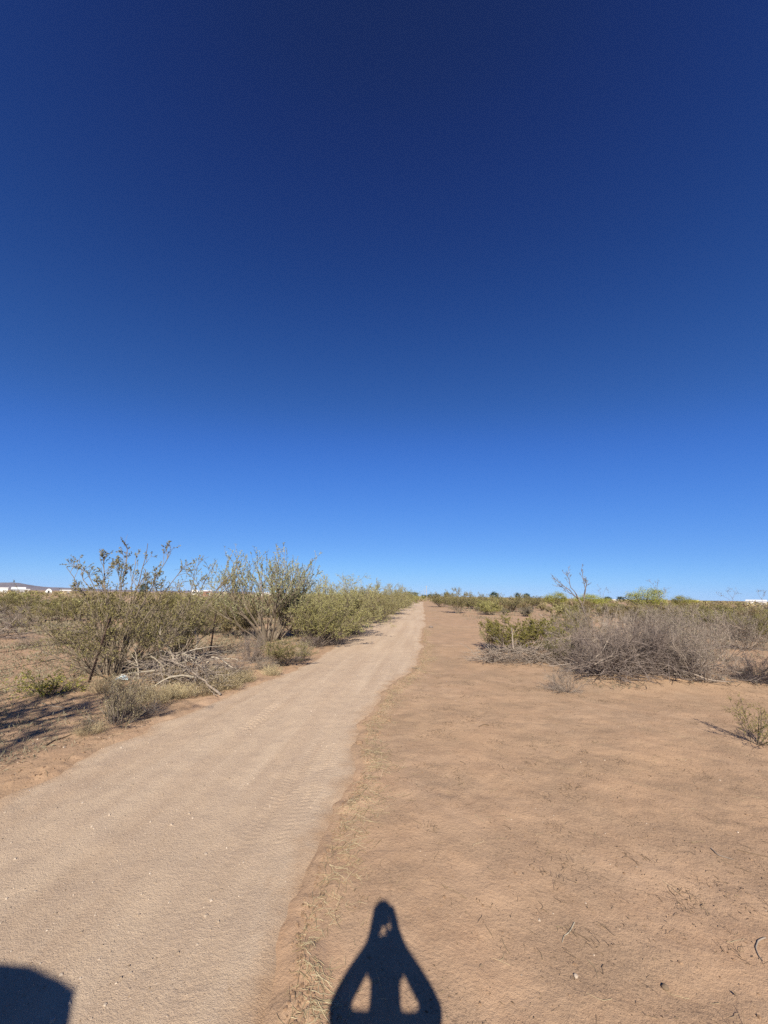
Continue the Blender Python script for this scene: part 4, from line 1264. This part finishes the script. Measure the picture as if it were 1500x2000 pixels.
# ------------------------------------------------------------------ far field of shrubs
def scatter_far():
    rng = random.Random(11)
    items = []
    def free(x, y):
        s, t = st(x, y)
        if T_L - 1.2 < t < T_R + 1.5 and s < ROAD_END - 6: return False
        if T_R < t < T_R + 7 and s < 75: return False
        return True
    tries = 0
    def add(n, dmin, dmax, az0, az1, side, sep):
        k = 0
        for _ in range(n * 30):
            if k >= n: break
            d = math.exp(rng.uniform(math.log(dmin), math.log(dmax))); a = R(rng.uniform(az0, az1))
            x, y = d * math.sin(a), d * math.cos(a)
            if not free(x, y): continue
            if any((x - i[0]) ** 2 + (y - i[1]) ** 2 < (sep * d) ** 2 for i in items): continue
            items.append((x, y, d, side)); k += 1
    add(13, 17, 30, -47, -14, 'L', .07)
    add(150, 30, 115, -47, 0, 'L', .028)
    add(110, 40, 120, 13, 47, 'R', .028)
    add(45, 34, 80, 30, 47, 'R', .03)
    add(30, 50, 125, 7.5, 16, 'R', .026)
    labs = {('L', 'far_olive'): ('olive creosote bush among many alike in the scrub left of the road', 'olive bushes in the left scrub'),
            ('L', 'far_green'): ('light green bush among many alike in the scrub left of the road', 'light green bushes in the left scrub'),
            ('L', 'far_grey'): ('grey twiggy bush among many alike in the scrub left of the road', 'grey bushes in the left scrub'),
            ('R', 'far_olive'): ('olive creosote bush among many alike in the scrub band right of the road', 'olive bushes in the right scrub'),
            ('R', 'far_green'): ('light green bush among many alike in the scrub band right of the road', 'light green bushes in the right scrub'),
            ('R', 'far_grey'): ('grey twiggy bush among many alike in the scrub band right of the road', 'grey bushes in the right scrub')}
    for i, (x, y, d, side) in enumerate(items):
        r = rng.random()
        kind = 'far_olive' if r < .56 else ('far_green' if r < (.66 if side == 'L' else .60) else 'far_grey')
        h = rng.uniform(.95, 1.6) * (0.75 if kind == 'far_grey' else 1.0) * (.62 if d < 28 else 1)
        w = h * rng.uniform(1.2, 1.75)
        q = Vector((x, y, float(ground_h(x, y))))
        lab, grp = labs[(side, kind)]
        plant(kind, i, {'far_olive': 'creosote_bush', 'far_green': 'mesquite_bush', 'far_grey': 'dead_bush'}[kind], 'bush', q, h, w, lab, grp)
    # beyond them the scrub runs together: one mass
    nrng = np.random.default_rng(12)
    mb = MB()
    Vs = {k: [] for k in ('far_olive', 'far_green', 'far_grey')}
    n = 2600
    d = nrng.uniform(95 ** 1.5, 520 ** 1.5, n) ** (1 / 1.5); a = np.radians(nrng.uniform(-50, 50, n))
    x = d * np.sin(a); y = d * np.cos(a)
    for j in range(n):
        if not free(x[j], y[j]): continue
        h = nrng.uniform(.8, 1.6); w = h * nrng.uniform(1.1, 1.8)
        m = 42
        ph = nrng.uniform(0, 2 * math.pi, m); u = nrng.uniform(0, 1, m) ** .6; zz = nrng.uniform(.05, 1, m)
        rad = w / 2 * u * np.sqrt(np.clip(1 - (zz - .45) ** 2 * 2.2, .1, 1))
        c = np.stack([x[j] + np.cos(ph) * rad, y[j] + np.sin(ph) * rad, zz * h + float(ground_h(x[j], y[j]))], 1)
        D = np.stack([np.cos(ph), np.sin(ph), nrng.uniform(0, 1.4, m)], 1)
        mb.leaves(c, D, .42 * h * nrng.uniform(.5, 1.1, m), .22 * h * nrng.uniform(.5, 1.1, m), nrng, 0 if nrng.random() < .6 else (1 if nrng.random() < .5 else 2))
    tag(mb.build('distant_scrub', [M['scrub'], M['creosote'], M['grey_leaf']]), 'olive mass of far scrub running together along the horizon', 'scrub', None, 'stuff')
scatter_far()

def tree_far(kind, idx, name, px, ybase, ytop, wpx, dist, label, group=None, cat='tree'):
    d = ray(px, ybase); d2 = Vector((d.x, d.y, 0)).normalized()
    q = d2 * dist; q.z = float(ground_h(q.x, q.y))
    D = depth(q)
    top = ray(px, ytop); h = CAM_H + top.z / math.hypot(top.x, top.y) * dist - q.z
    plant(kind, idx, name, cat, q, max(h, .8) * (1.2 if kind == 'far_tree' else 1), wpx * D / FPX, label, group)

for px, top, w, dist, lab in ((965, 1159, 17, 170, 'dark green tree on the skyline above the bare sandy gap'), (1011, 1160, 9, 230, 'left of the pair of small dark skyline trees'),
                              (1029, 1161, 12, 230, 'right of the pair of small dark skyline trees'), (1101, 1168, 8, 260, 'tiny dark skyline tree far right of the pair'),
                              (1187, 1167, 13, 240, 'dark skyline tree below the short bare sapling'), (1212, 1167, 14, 250, 'dark skyline tree left of the round yellow-green tree'),
                              (848, 1162, 26, 190, 'dark green tree behind the far end of the road'), (872, 1159, 10, 200, 'dark tree top right of the far road end'),
                              (828, 1163, 10, 210, 'dark green tree beside the utility pole'), (800, 1158, 30, 220, 'dark green tree behind the end of the hedge'),
                              (705, 1157, 12, 190, 'dark tree top seen in the dip of the hedge'), (278, 1143, 14, 160, 'dark green tree behind the top of the tall creosote')):
    tree_far('far_tree', int(px), 'tree', px, 1170, top, w, dist, lab, 'dark trees on the skyline')
tree_far('far_verde', 0, 'palo_verde', 1262, 1170, 1148, 62, 75, 'round yellow-green tree on the right skyline')
tree_far('far_verde', 0, 'palo_verde', 1085, 1170, 1156, 44, 90, 'pale yellow-green bush crown on the skyline left of the tall sapling')
tree_far('far_verde', 0, 'palo_verde', 1155, 1170, 1160, 60, 95, 'pale yellow-green bush crown behind the tall sapling')
tree_far('far_verde', 0, 'palo_verde', 1335, 1172, 1163, 40, 110, 'low yellow-green bush crown right of the thin bare sapling')

# utility poles down the road
def utility_pole(px, ytop, dist, label, first=None):
    d = ray(px, 1172); q = Vector((d.x, d.y, 0)).normalized() * dist
    q.z = float(ground_h(q.x, q.y))
    if first is None:
        o = empty('utility_pole', q)
        mb = MB(); mb.smooth = True
        mb.tubes([[(0, 0, z) for z in (-.5, 2, 5, 8.6)]], [.17], [.11], 10)
        mb.build('shaft', M['pole'], o)
        mb = MB(); mb.box((0, -.13, 8.2), (.7, .09, .11)); mb.build('crossarm', M['pole'], o)
        for x in (-.3, .3):
            mb = MB(); mb.smooth = True
            mb.tubes([[(x, -.13, 8.25), (x, -.13, 8.32), (x, -.13, 8.40)]], [.05], [.035], 8)
            mb.build('insulator', M['ceramic'], o)
    else:
        o = first.copy(); COL.objects.link(o); o.location = q
        for ch in first.children:
            c = ch.copy(); COL.objects.link(c); c.parent = o
    top = ray(px, ytop)
    h = CAM_H + top.z / math.hypot(top.x, top.y) * dist - q.z
    s = h / 8.6
    o.scale = (1, 1, s)
    tag(o, label, 'utility pole', 'utility poles beyond the end of the road')
    return o
up_ = utility_pole(833, 1144, 215, 'nearest and tallest utility pole at the end of the road')
utility_pole(829, 1151, 370, 'middle utility pole of the three at the road end', up_)
utility_pole(824.5, 1153.5, 520, 'farthest and shortest utility pole at the road end', up_)

# far buildings
def building(name, px0, px1, ytop, dist, deep, wall, roof, label, roof_h=.6, kind='gable', cat='building', opening=True):
    d = ray((px0 + px1) / 2, 1160); dd = Vector((d.x, d.y, 0)).normalized()
    q = dd * dist; q.z = float(base_h(q.x, q.y))
    rz = math.atan2(-dd.x, dd.y)
    D = depth(q)
    w = (px1 - px0) * D / FPX * math.sqrt(1 + ((px0 + px1) / 2 - 750) ** 2 / FPX ** 2) ** -1
    tp = ray((px0 + px1) / 2, ytop)
    h = CAM_H + tp.z / math.hypot(tp.x, tp.y) * dist - q.z
    o = empty(name, q, rz)
    if kind == 'dome':
        mb = MB(); mb.smooth = True
        a = np.linspace(0, math.pi, 15); Pq = np.stack([np.cos(a) * w / 2, np.zeros(15), np.sin(a) * h], 1)
        V = np.concatenate([Pq + (0, -deep / 2, 0), Pq + (0, deep / 2, 0)])
        mb.add(V, [(i, i + 1, i + 16, i + 15) for i in range(14)])
        for e in (0, 15):
            for i in range(7): mb.add(V[[e + i, e + i + 1, e + 13 - i, e + 14 - i]], [(0, 1, 2, 3)])
        mb.build('cover', M[roof], o)
        mb = MB(); mb.box((0, -deep / 2 - .05, h * .3), (w * .25, .06, h * .6)); mb.build('doorway', M['dark_open'], o)
    else:
        hw = h - roof_h
        mb = MB(); mb.box((0, 0, hw / 2), (w, deep, hw)); mb.build('wall', M[wall], o)
        mb = MB()
        if kind == 'gable':
            e = .35
            V = [(-w / 2 - e, -deep / 2 - e, hw + .003), (w / 2 + e, -deep / 2 - e, hw + .003), (w / 2 + e, 0, h), (-w / 2 - e, 0, h), (w / 2 + e, deep / 2 + e, hw + .003), (-w / 2 - e, deep / 2 + e, hw + .003)]
            mb.add(V, [(0, 1, 2, 3), (3, 2, 4, 5), (0, 5, 4, 1), (0, 3, 5, 5), (1, 4, 2, 2)])
        else:
            mb.box((0, 0, hw + roof_h / 2 + .003), (w + .4, deep + .4, roof_h))
        mb.build('roof', M[roof], o)
        if opening:
            n = max(1, int(w / 5))
            for i in range(n):
                x = -w / 2 + w * (i + .5) / n
                mb = MB(); mb.box((x, -deep / 2 - .02, hw * .55), (1.5, .06, hw * .36)); mb.build('window', M['dark_open'], o)
            mb = MB(); mb.box((w * .5 * .55 / max(1, n), -deep / 2 - .03, hw * .38), (1.0, .06, hw * .72)); mb.build('door', M['grey_wall'], o)
    tag(o, label, cat)
building('shed', -14, 13.5, 1147.2, 330, 8, 'white', 'white', 'long white shed at the left picture edge below the mountains', .35, 'flat', 'shed', False)
building('house', 21, 47, 1146.6, 340, 11, 'grey_wall', 'white', 'grey house with bright white roof, right of the white shed', 1.5, 'gable', 'house')
building('shed', 48, 56, 1150.3, 330, 6, 'offwhite', 'offwhite', 'small off-white shed beside the grey house', .5, 'gable', 'shed')
building('tent', 87, 101, 1149.8, 330, 9, 'white', 'white', 'rounded white tent shelter on the left horizon', 1, 'dome', 'tent')
building('house', 117, 137, 1151.8, 350, 9, 'tan_wall', 'offwhite', 'low tan house on the horizon behind the left bough of the tall creosote', .8, 'gable', 'house')
building('trailer', 374, 386, 1152.3, 300, 4, 'white', 'white', 'white trailer on the horizon under the reaching bough', .3, 'flat', 'trailer')
building('trailer', 389, 395, 1153.5, 300, 4, 'white', 'offwhite', 'small white trailer between the larger trailer and the open-sided house', .3, 'flat', 'trailer')
building('house', 396, 413, 1152.6, 290, 9, 'red_roof', 'white', 'dark-walled house with pale roof on the horizon under the reaching bough', .8, 'gable', 'house')
building('house', 427, 442, 1155.5, 320, 9, 'tan_wall', 'tan_wall', 'low tan house on the horizon between the bough and the feathery shrub', .8, 'gable', 'house')
building('house', 500, 530, 1156.5, 310, 9, 'offwhite', 'white', 'pale long house seen through the stems of the feathery shrub', .8, 'gable', 'house')
building('warehouse', 1455, 1494, 1171.2, 300, 14, 'offwhite', 'white', 'long white roofed building on the right horizon', 1.0, 'gable', 'building')
building('tank', 1344, 1361, 1172, 240, 4, 'yellow_paint', 'yellow_paint', 'yellow shed on the right horizon', .4, 'gable', 'shed', False)
building('house', 1196, 1212, 1170.5, 300, 8, 'offwhite', 'offwhite', 'pale house on the skyline left of the round yellow-green tree', .8, 'gable', 'house')

# ------------------------------------------------------------------ ground litter
def litter():
    rng = np.random.default_rng(501)
    def region(n, smin, smax, tmin, tmax, power=1.0):
        s = smin + (smax - smin) * rng.random(n) ** power
        t = rng.uniform(tmin, tmax, n)
        return xy(s, t)
    def twigs(x, y, L, r, wob, up=0.0, lift=.004):
        n = len(x)
        a = rng.uniform(0, 2 * math.pi, n)
        P0 = np.stack([x, y, np.zeros(n)], 1)
        D0 = np.stack([np.cos(a), np.sin(a), np.full(n, up)], 1)
        A = grow(rng, P0, D0, L, 5, wob, 0)
        g = ground_h(A[..., 0], A[..., 1])
        if up == 0: A[..., 2] = g + lift + r.reshape(-1, 1)
        else: A[..., 2] = g[:, :1] + np.maximum(A[..., 2], 0)
        return A
    # dark twigs and bark scraps on the sand, both sides
    mb = MB()
    for (n, a) in ((7000, (1.5, 9, T_R + .1, T_R + 6.5)), (3600, (5, 26, T_R + .3, T_R + 16)), (9000, (3, 15, T_L - 5, T_L - .05)), (200, (2, 12, T_L, T_R))):
        x, y = region(n, *a, 1.3)
        keep = fbm(x / .6, y / .6, 4, 88, .6) + .45 * rng.random(n) > .14
        x, y = x[keep], y[keep]; n = len(x)
        L = np.minimum(rng.lognormal(-3.75, .6, n), .11)
        r = np.clip(L * .02, .0008, .0018) * rng.uniform(.7, 1.3, n)
        A = twigs(x, y, L, r, .32)
        mb.tubes(A, r, r * .5, 3)
    tag(mb.build('twig_litter', M['litter']), 'scattered dark twigs and bark scraps lying on the sand', 'litter', None, 'stuff')
    # straw along the right windrow and scattered
    mb = MB()
    n = 2800
    s = 1.6 + 22 * rng.random(n) ** 1.4; _, e = road_edges(s)
    clump = np.clip(fbm(s / .5, s * 0, 3, 89) + .55, 0.05, 1)
    t = e + .10 + np.abs(rng.normal(size=n)) * .20 * clump
    x, y = xy(s, t)
    L = rng.uniform(.03, .20, n) * clump
    A = twigs(x, y, L, np.full(n, .0011), .20); mb.tubes(A, np.full(n, .0019), np.full(n, .0009), 3)
    n = 700
    s = rng.uniform(1.6, 14, n); _, e = road_edges(s)
    x, y = xy(s, e + .08 + np.abs(rng.normal(size=n)) * .2)
    A = twigs(x, y, rng.uniform(.02, .09, n), np.full(n, .001), .25, .8); mb.tubes(A, np.full(n, .0013), np.full(n, .0006), 3)
    x, y = region(500, 1.5, 10, T_R + .2, T_R + 5.5)
    A = twigs(x, y, rng.uniform(.02, .13, 500), np.full(500, .001), .25); mb.tubes(A, np.full(500, .0013), np.full(500, .0007), 3)
    x, y = region(6000, 3, 18, T_L - 4.5, T_L - .12)
    keep = fbm(x / .7, y / .7, 3, 95) + .4 * rng.random(6000) > .1; x, y = x[keep], y[keep]; n = len(x)
    A = twigs(x, y, rng.uniform(.04, .22, n), np.full(n, .001), .2); mb.tubes(A, np.full(n, .0017), np.full(n, .0008), 3)
    tag(mb.build('dry_straw', M['straw']), 'dry straw stems strewn along the road edges and over the sand', 'straw', None, 'stuff')
    # weed stubble: little dark dry tufts
    mb = MB()
    cx, cy = region(420, 2.2, 14, T_R + .5, T_R + 9)
    keep = fbm(cx / 1.3, cy / 1.3, 3, 90) > -.02
    cx, cy = cx[keep], cy[keep]
    k = 16
    x = np.repeat(cx, k) + rng.normal(size=len(cx) * k) * .06; y = np.repeat(cy, k) + rng.normal(size=len(cx) * k) * .05
    A = twigs(x, y, rng.uniform(.02, .09, len(x)), np.full(len(x), .001), .3, .45)
    mb.tubes(A, np.full(len(x), .0014), np.full(len(x), .0008), 3)
    tag(mb.build('dry_weeds', M['litter']), 'tiny dead weed tufts dotted over the sand right of the road', 'weeds', None, 'stuff')
    # grass and weeds over the left field
    mb = MB()
    n = 17000
    s = 3 + 50 * rng.random(n) ** 1.4; t = T_L - .5 - rng.random(n) * (6 + s * .9)
    cx, cy = xy(s, t)
    keep = fbm(cx / 3, cy / 3, 3, 91) + .35 * rng.random(n) > .08
    cx, cy = cx[keep], cy[keep]; d = np.hypot(cx, cy)
    k = 9
    sc_ = np.repeat(.35 + d / 14, k)
    x = np.repeat(cx, k) + rng.normal(size=len(cx) * k) * .10 * sc_; y = np.repeat(cy, k) + rng.normal(size=len(cx) * k) * .10 * sc_
    z = ground_h(x, y)
    D = rng.normal(size=(len(x), 3)); D[:, 2] = np.abs(D[:, 2]) + .2
    mb.leaves(np.stack([x, y, z], 1), D, .08 * sc_ * rng.uniform(.5, 1.3, len(x)), .010 * sc_ * rng.uniform(.6, 1.4, len(x)), rng)
    tag(mb.build('field_grass', M['grey_leaf']), 'thin dry khaki grass and weeds over the field left of the road', 'grass', None, 'stuff')
    mb = MB()
    n = 2600
    s = 9 + 50 * rng.random(n) ** 1.3; t = T_R + 4 + rng.random(n) * (4 + s * .9)
    cx, cy = xy(s, t)
    keep = fbm(cx / 3, cy / 3, 3, 92) + .35 * rng.random(n) > .18
    cx, cy = cx[keep], cy[keep]; d = np.hypot(cx, cy)
    sc_ = np.repeat(.5 + d / 14, k)
    x = np.repeat(cx, k) + rng.normal(size=len(cx) * k) * .10 * sc_; y = np.repeat(cy, k) + rng.normal(size=len(cx) * k) * .10 * sc_
    z = ground_h(x, y)
    D = rng.normal(size=(len(x), 3)); D[:, 2] = np.abs(D[:, 2]) + .4
    mb.leaves(np.stack([x, y, z], 1), D, .09 * sc_ * rng.uniform(.5, 1.3, len(x)), .010 * sc_ * rng.uniform(.6, 1.4, len(x)), rng)
    tag(mb.build('sparse_weeds', M['grey_leaf']), 'thin brownish weeds on the sand behind the dead thicket', 'weeds', None, 'stuff')
    # leaf litter: tiny dark flakes gathered in patches
    mb = MB()
    for n, a, thr in ((42000, (1.4, 13, T_R + .15, T_R + 7.5), .10), (16000, (10, 34, T_R + .4, T_R + 17), .08), (26000, (2.5, 14, T_L - 5, T_L - .02), .02), (9000, (1.5, 12, T_L, T_R), .30)):
        x, y = region(n, *a, 1.25)
        keep = fbm(x / .55, y / .4, 4, 98, .65) + .35 * rng.random(n) > thr
        x, y = x[keep], y[keep]; n = len(x)
        on_road = a[2] == T_L
        z = (road_h if on_road else ground_h)(x, y) + .003
        D = rng.normal(size=(n, 3)); D[:, 2] *= .35
        L = np.minimum(rng.lognormal(-4.75, .5, n), .022) * (1 if not on_road else .6)
        mb.leaves(np.stack([x, y, z], 1), D, L, L * rng.uniform(.25, .6, n), rng)
    tag(mb.build('leaf_litter', M['litter']), 'tiny dark flakes of dead leaves gathered in patches on the bare dirt', 'litter', None, 'stuff')
    # pebbles
    mb = MB()
    def pebbles(x, y, r, hfun):
        n = len(x)
        C = np.array([(-1, -1, -.6), (1, -1, -.6), (1, 1, -.6), (-1, 1, -.6), (-.7, -.7, .6), (.7, -.7, .6), (.7, .7, .6), (-.7, .7, .6)])
        V = C[None] * r[:, None, None] * rng.uniform(.6, 1.2, (n, 8, 3))
        a = rng.uniform(0, 6.28, n); ca, sa = np.cos(a)[:, None], np.sin(a)[:, None]
        V = np.stack([V[..., 0] * ca - V[..., 1] * sa, V[..., 0] * sa + V[..., 1] * ca, V[..., 2]], -1)
        V += np.stack([x, y, hfun(x, y) + r * .35], 1)[:, None]
        q = np.array([(0, 3, 2, 1), (4, 5, 6, 7), (0, 1, 5, 4), (1, 2, 6, 5), (2, 3, 7, 6), (3, 0, 4, 7)])
        mb.add(V.reshape(-1, 3), (np.arange(n)[:, None, None] * 8 + q).reshape(-1, 4))
    s = 1.6 + 14 * rng.random(2600) ** 1.5; t = rng.uniform(T_L - .1, T_R - .1, 2600) - .5 * rng.random(2600) ** 2
    x, y = xy(s, t); tl_, tr_ = road_edges(s); ok = (t > tl_ + .05) & (t < tr_ - .05)
    pebbles(x[ok], y[ok], np.minimum(rng.lognormal(-5.75, .45, ok.sum()), .011), road_h)
    x, y = region(420, 1.5, 11, T_R + .05, T_R + 6, 1.3)
    pebbles(x, y, np.minimum(rng.lognormal(-5.9, .45, 420), .008), ground_h)
    x, y = region(500, 2.5, 12, T_L - 2.5, T_L - .05, 1.3)
    pebbles(x, y, np.minimum(rng.lognormal(-5.5, .5, 500), .014), ground_h)
    gm = mb
    mb = MB()
    n = 2600
    s = 1.6 + 20 * rng.random(n) ** 1.5; tl_, tr_ = road_edges(s)
    lump = np.clip(fbm(s / .4, s * 0 + .5, 3, 97) + .5, .05, 1)
    x, y = xy(s, tr_ + .06 + np.abs(rng.normal(size=n)) * .16 * lump)
    pebbles(x, y, np.minimum(rng.lognormal(-5.5, .45, n) * (.5 + lump), .010), ground_h)
    n = 900
    s = 2.6 + 18 * rng.random(n) ** 1.5; tl_, tr_ = road_edges(s)
    x, y = xy(s, tl_ - .06 - np.abs(rng.normal(size=n)) * .25)
    pebbles(x, y, np.minimum(rng.lognormal(-5.4, .45, n), .012), ground_h)
    x, y = region(1500, 1.5, 13, T_R + .3, T_R + 6.5, 1.2)
    pebbles(x, y, np.minimum(rng.lognormal(-5.7, .45, 1500), .010), ground_h)
    tag(mb.build('earth_clods', M['clod']), 'crumbs and clods of earth along the road edges', 'clods', None, 'stuff')
    mb = gm
    tag(mb.build('gravel', M['pebble']), 'small pale pebbles scattered over the dirt road and sand', 'gravel', None, 'stuff')
litter()

def stick(pts_px, r, mat, label, name='stick', cat='stick'):
    p = [at(*a) for a in pts_px]
    q = p[0]
    c = np.array([tuple(v - q) for v in p])
    u = np.linspace(0, len(c) - 1, len(c) * 5)
    A = np.stack([np.interp(u, np.arange(len(c)), c[:, j]) for j in range(3)], 1)
    for _ in range(2): A[1:-1] = (A[:-2] + A[1:-1] * 2 + A[2:]) / 4
    g = ground_h(A[:, 0] + q.x, A[:, 1] + q.y) - q.z
    A[:, 2] = g + r * .8
    mb = MB(); mb.smooth = True
    mb.tubes(A[None], [r], [r * .5], 6)
    o = mb.build(name, M[mat]); o.location = q
    tag(o, label, cat)
stick([(1122, 1803), (1112, 1822), (1102, 1828), (1098, 1842)], .0035, 'pale_dead', 'pale bent stick with a kink lying on sand right of the person shadow')
stick([(1495, 1833), (1481, 1838), (1476, 1852), (1482, 1868), (1490, 1878)], .004, 'dead', 'curved hook-shaped stick at the lower right picture edge')
stick([(1389, 1658), (1402, 1671), (1432, 1680)], .005, 'dead', 'curved grey stick with a pale end on the right sand')
stick([(804, 1305), (818, 1307)], .012, 'pale_dead', 'short pale stick lying beside the right road edge')
stick([(955, 1418), (945, 1415), (935, 1420)], .008, 'litter', 'short dark stick in the middle of the bare sand')
stick([(1440, 1660), (1470, 1668), (1500, 1674)], .003, 'litter', 'thin dark twig reaching in from the right edge over the sand')
stick([(555, 1690), (568, 1702), (585, 1722)], .002, 'straw', 'straw stem curved on the right road bank')
stick([(88, 1458), (108, 1446), (140, 1436)], .010, 'litter', 'dark crooked stick at the left road bank below the pale low bush')
stick([(82, 1376), (95, 1380), (130, 1384), (160, 1386)], .010, 'dead', 'pale fallen branch in the shade below the yellow-flowered weed')
stick([(660, 1583), (690, 1570), (742, 1550)], .0025, 'litter', 'long thin grey twig lying across the right road edge')

def rock(px, py, r, mat, label, seed):
    rng = np.random.default_rng(seed)
    q = at(px, py)
    bm = bmesh.new(); bmesh.ops.create_icosphere(bm, subdivisions=3, radius=r)
    for v in bm.verts:
        n = 0.30 * float(fbm(v.co.x / r * 1.1 + seed, v.co.y / r * 1.1 + v.co.z / r * .9, 3, seed))
        v.co *= 1 + n; v.co.z *= .62
    me = bpy.data.meshes.new('rock'); bm.to_mesh(me); bm.free()
    me.materials.append(M[mat])
    o = link('earth_clod' if mat == 'clod' else 'rock', me); o.location = q + Vector((0, 0, r * (.05 if mat == 'clod' else .3))); tag(o, label, 'rock')
rock(1125, 1908, .011, 'pebble', 'small pale stone with dark shadow side on sand right of the person shadow', 3)
rock(1300, 1931, .016, 'litter', 'reddish earth clod in the lower right sand', 4)
rock(180, 1870, .014, 'pebble', 'small tan stone on the road near the lower left corner', 5)
rock(415, 1924, .011, 'pebble', 'small pale stone on the smooth wheel track', 6)
rock(702, 1452, .048, 'clod', 'red-brown lump of earth spilling from the right road bank', 7)
rock(760, 1408, .035, 'clod', 'small brown earth lump at the road bank past the red-brown lump', 12)
rock(842, 1226, .12, 'purple_dead', 'dark clod at the right road edge far up the road', 8)
rock(1412, 1331, .05, 'pale_dead', 'pale stone left of the tumbleweed', 9)

# ------------------------------------------------------------------ the air
def haze():
    mb = MB(); mb.box((0, 0, 131), (29000, 29000, 290))
    m = bpy.data.materials.new('air'); m.use_nodes = True
    nt = m.node_tree; nt.nodes.clear()
    out = N(nt, 'ShaderNodeOutputMaterial'); v = N(nt, 'ShaderNodeVolumePrincipled')
    v.inputs['Color'].default_value = (.50, .68, 1, 1); v.inputs['Density'].default_value = 1.5e-5; v.inputs['Anisotropy'].default_value = 0.0
    nt.links.new(v.outputs[0], out.inputs['Volume'])
    tag(mb.build('haze', m), 'thin blue desert haze', 'haze', None, 'stuff')
haze()
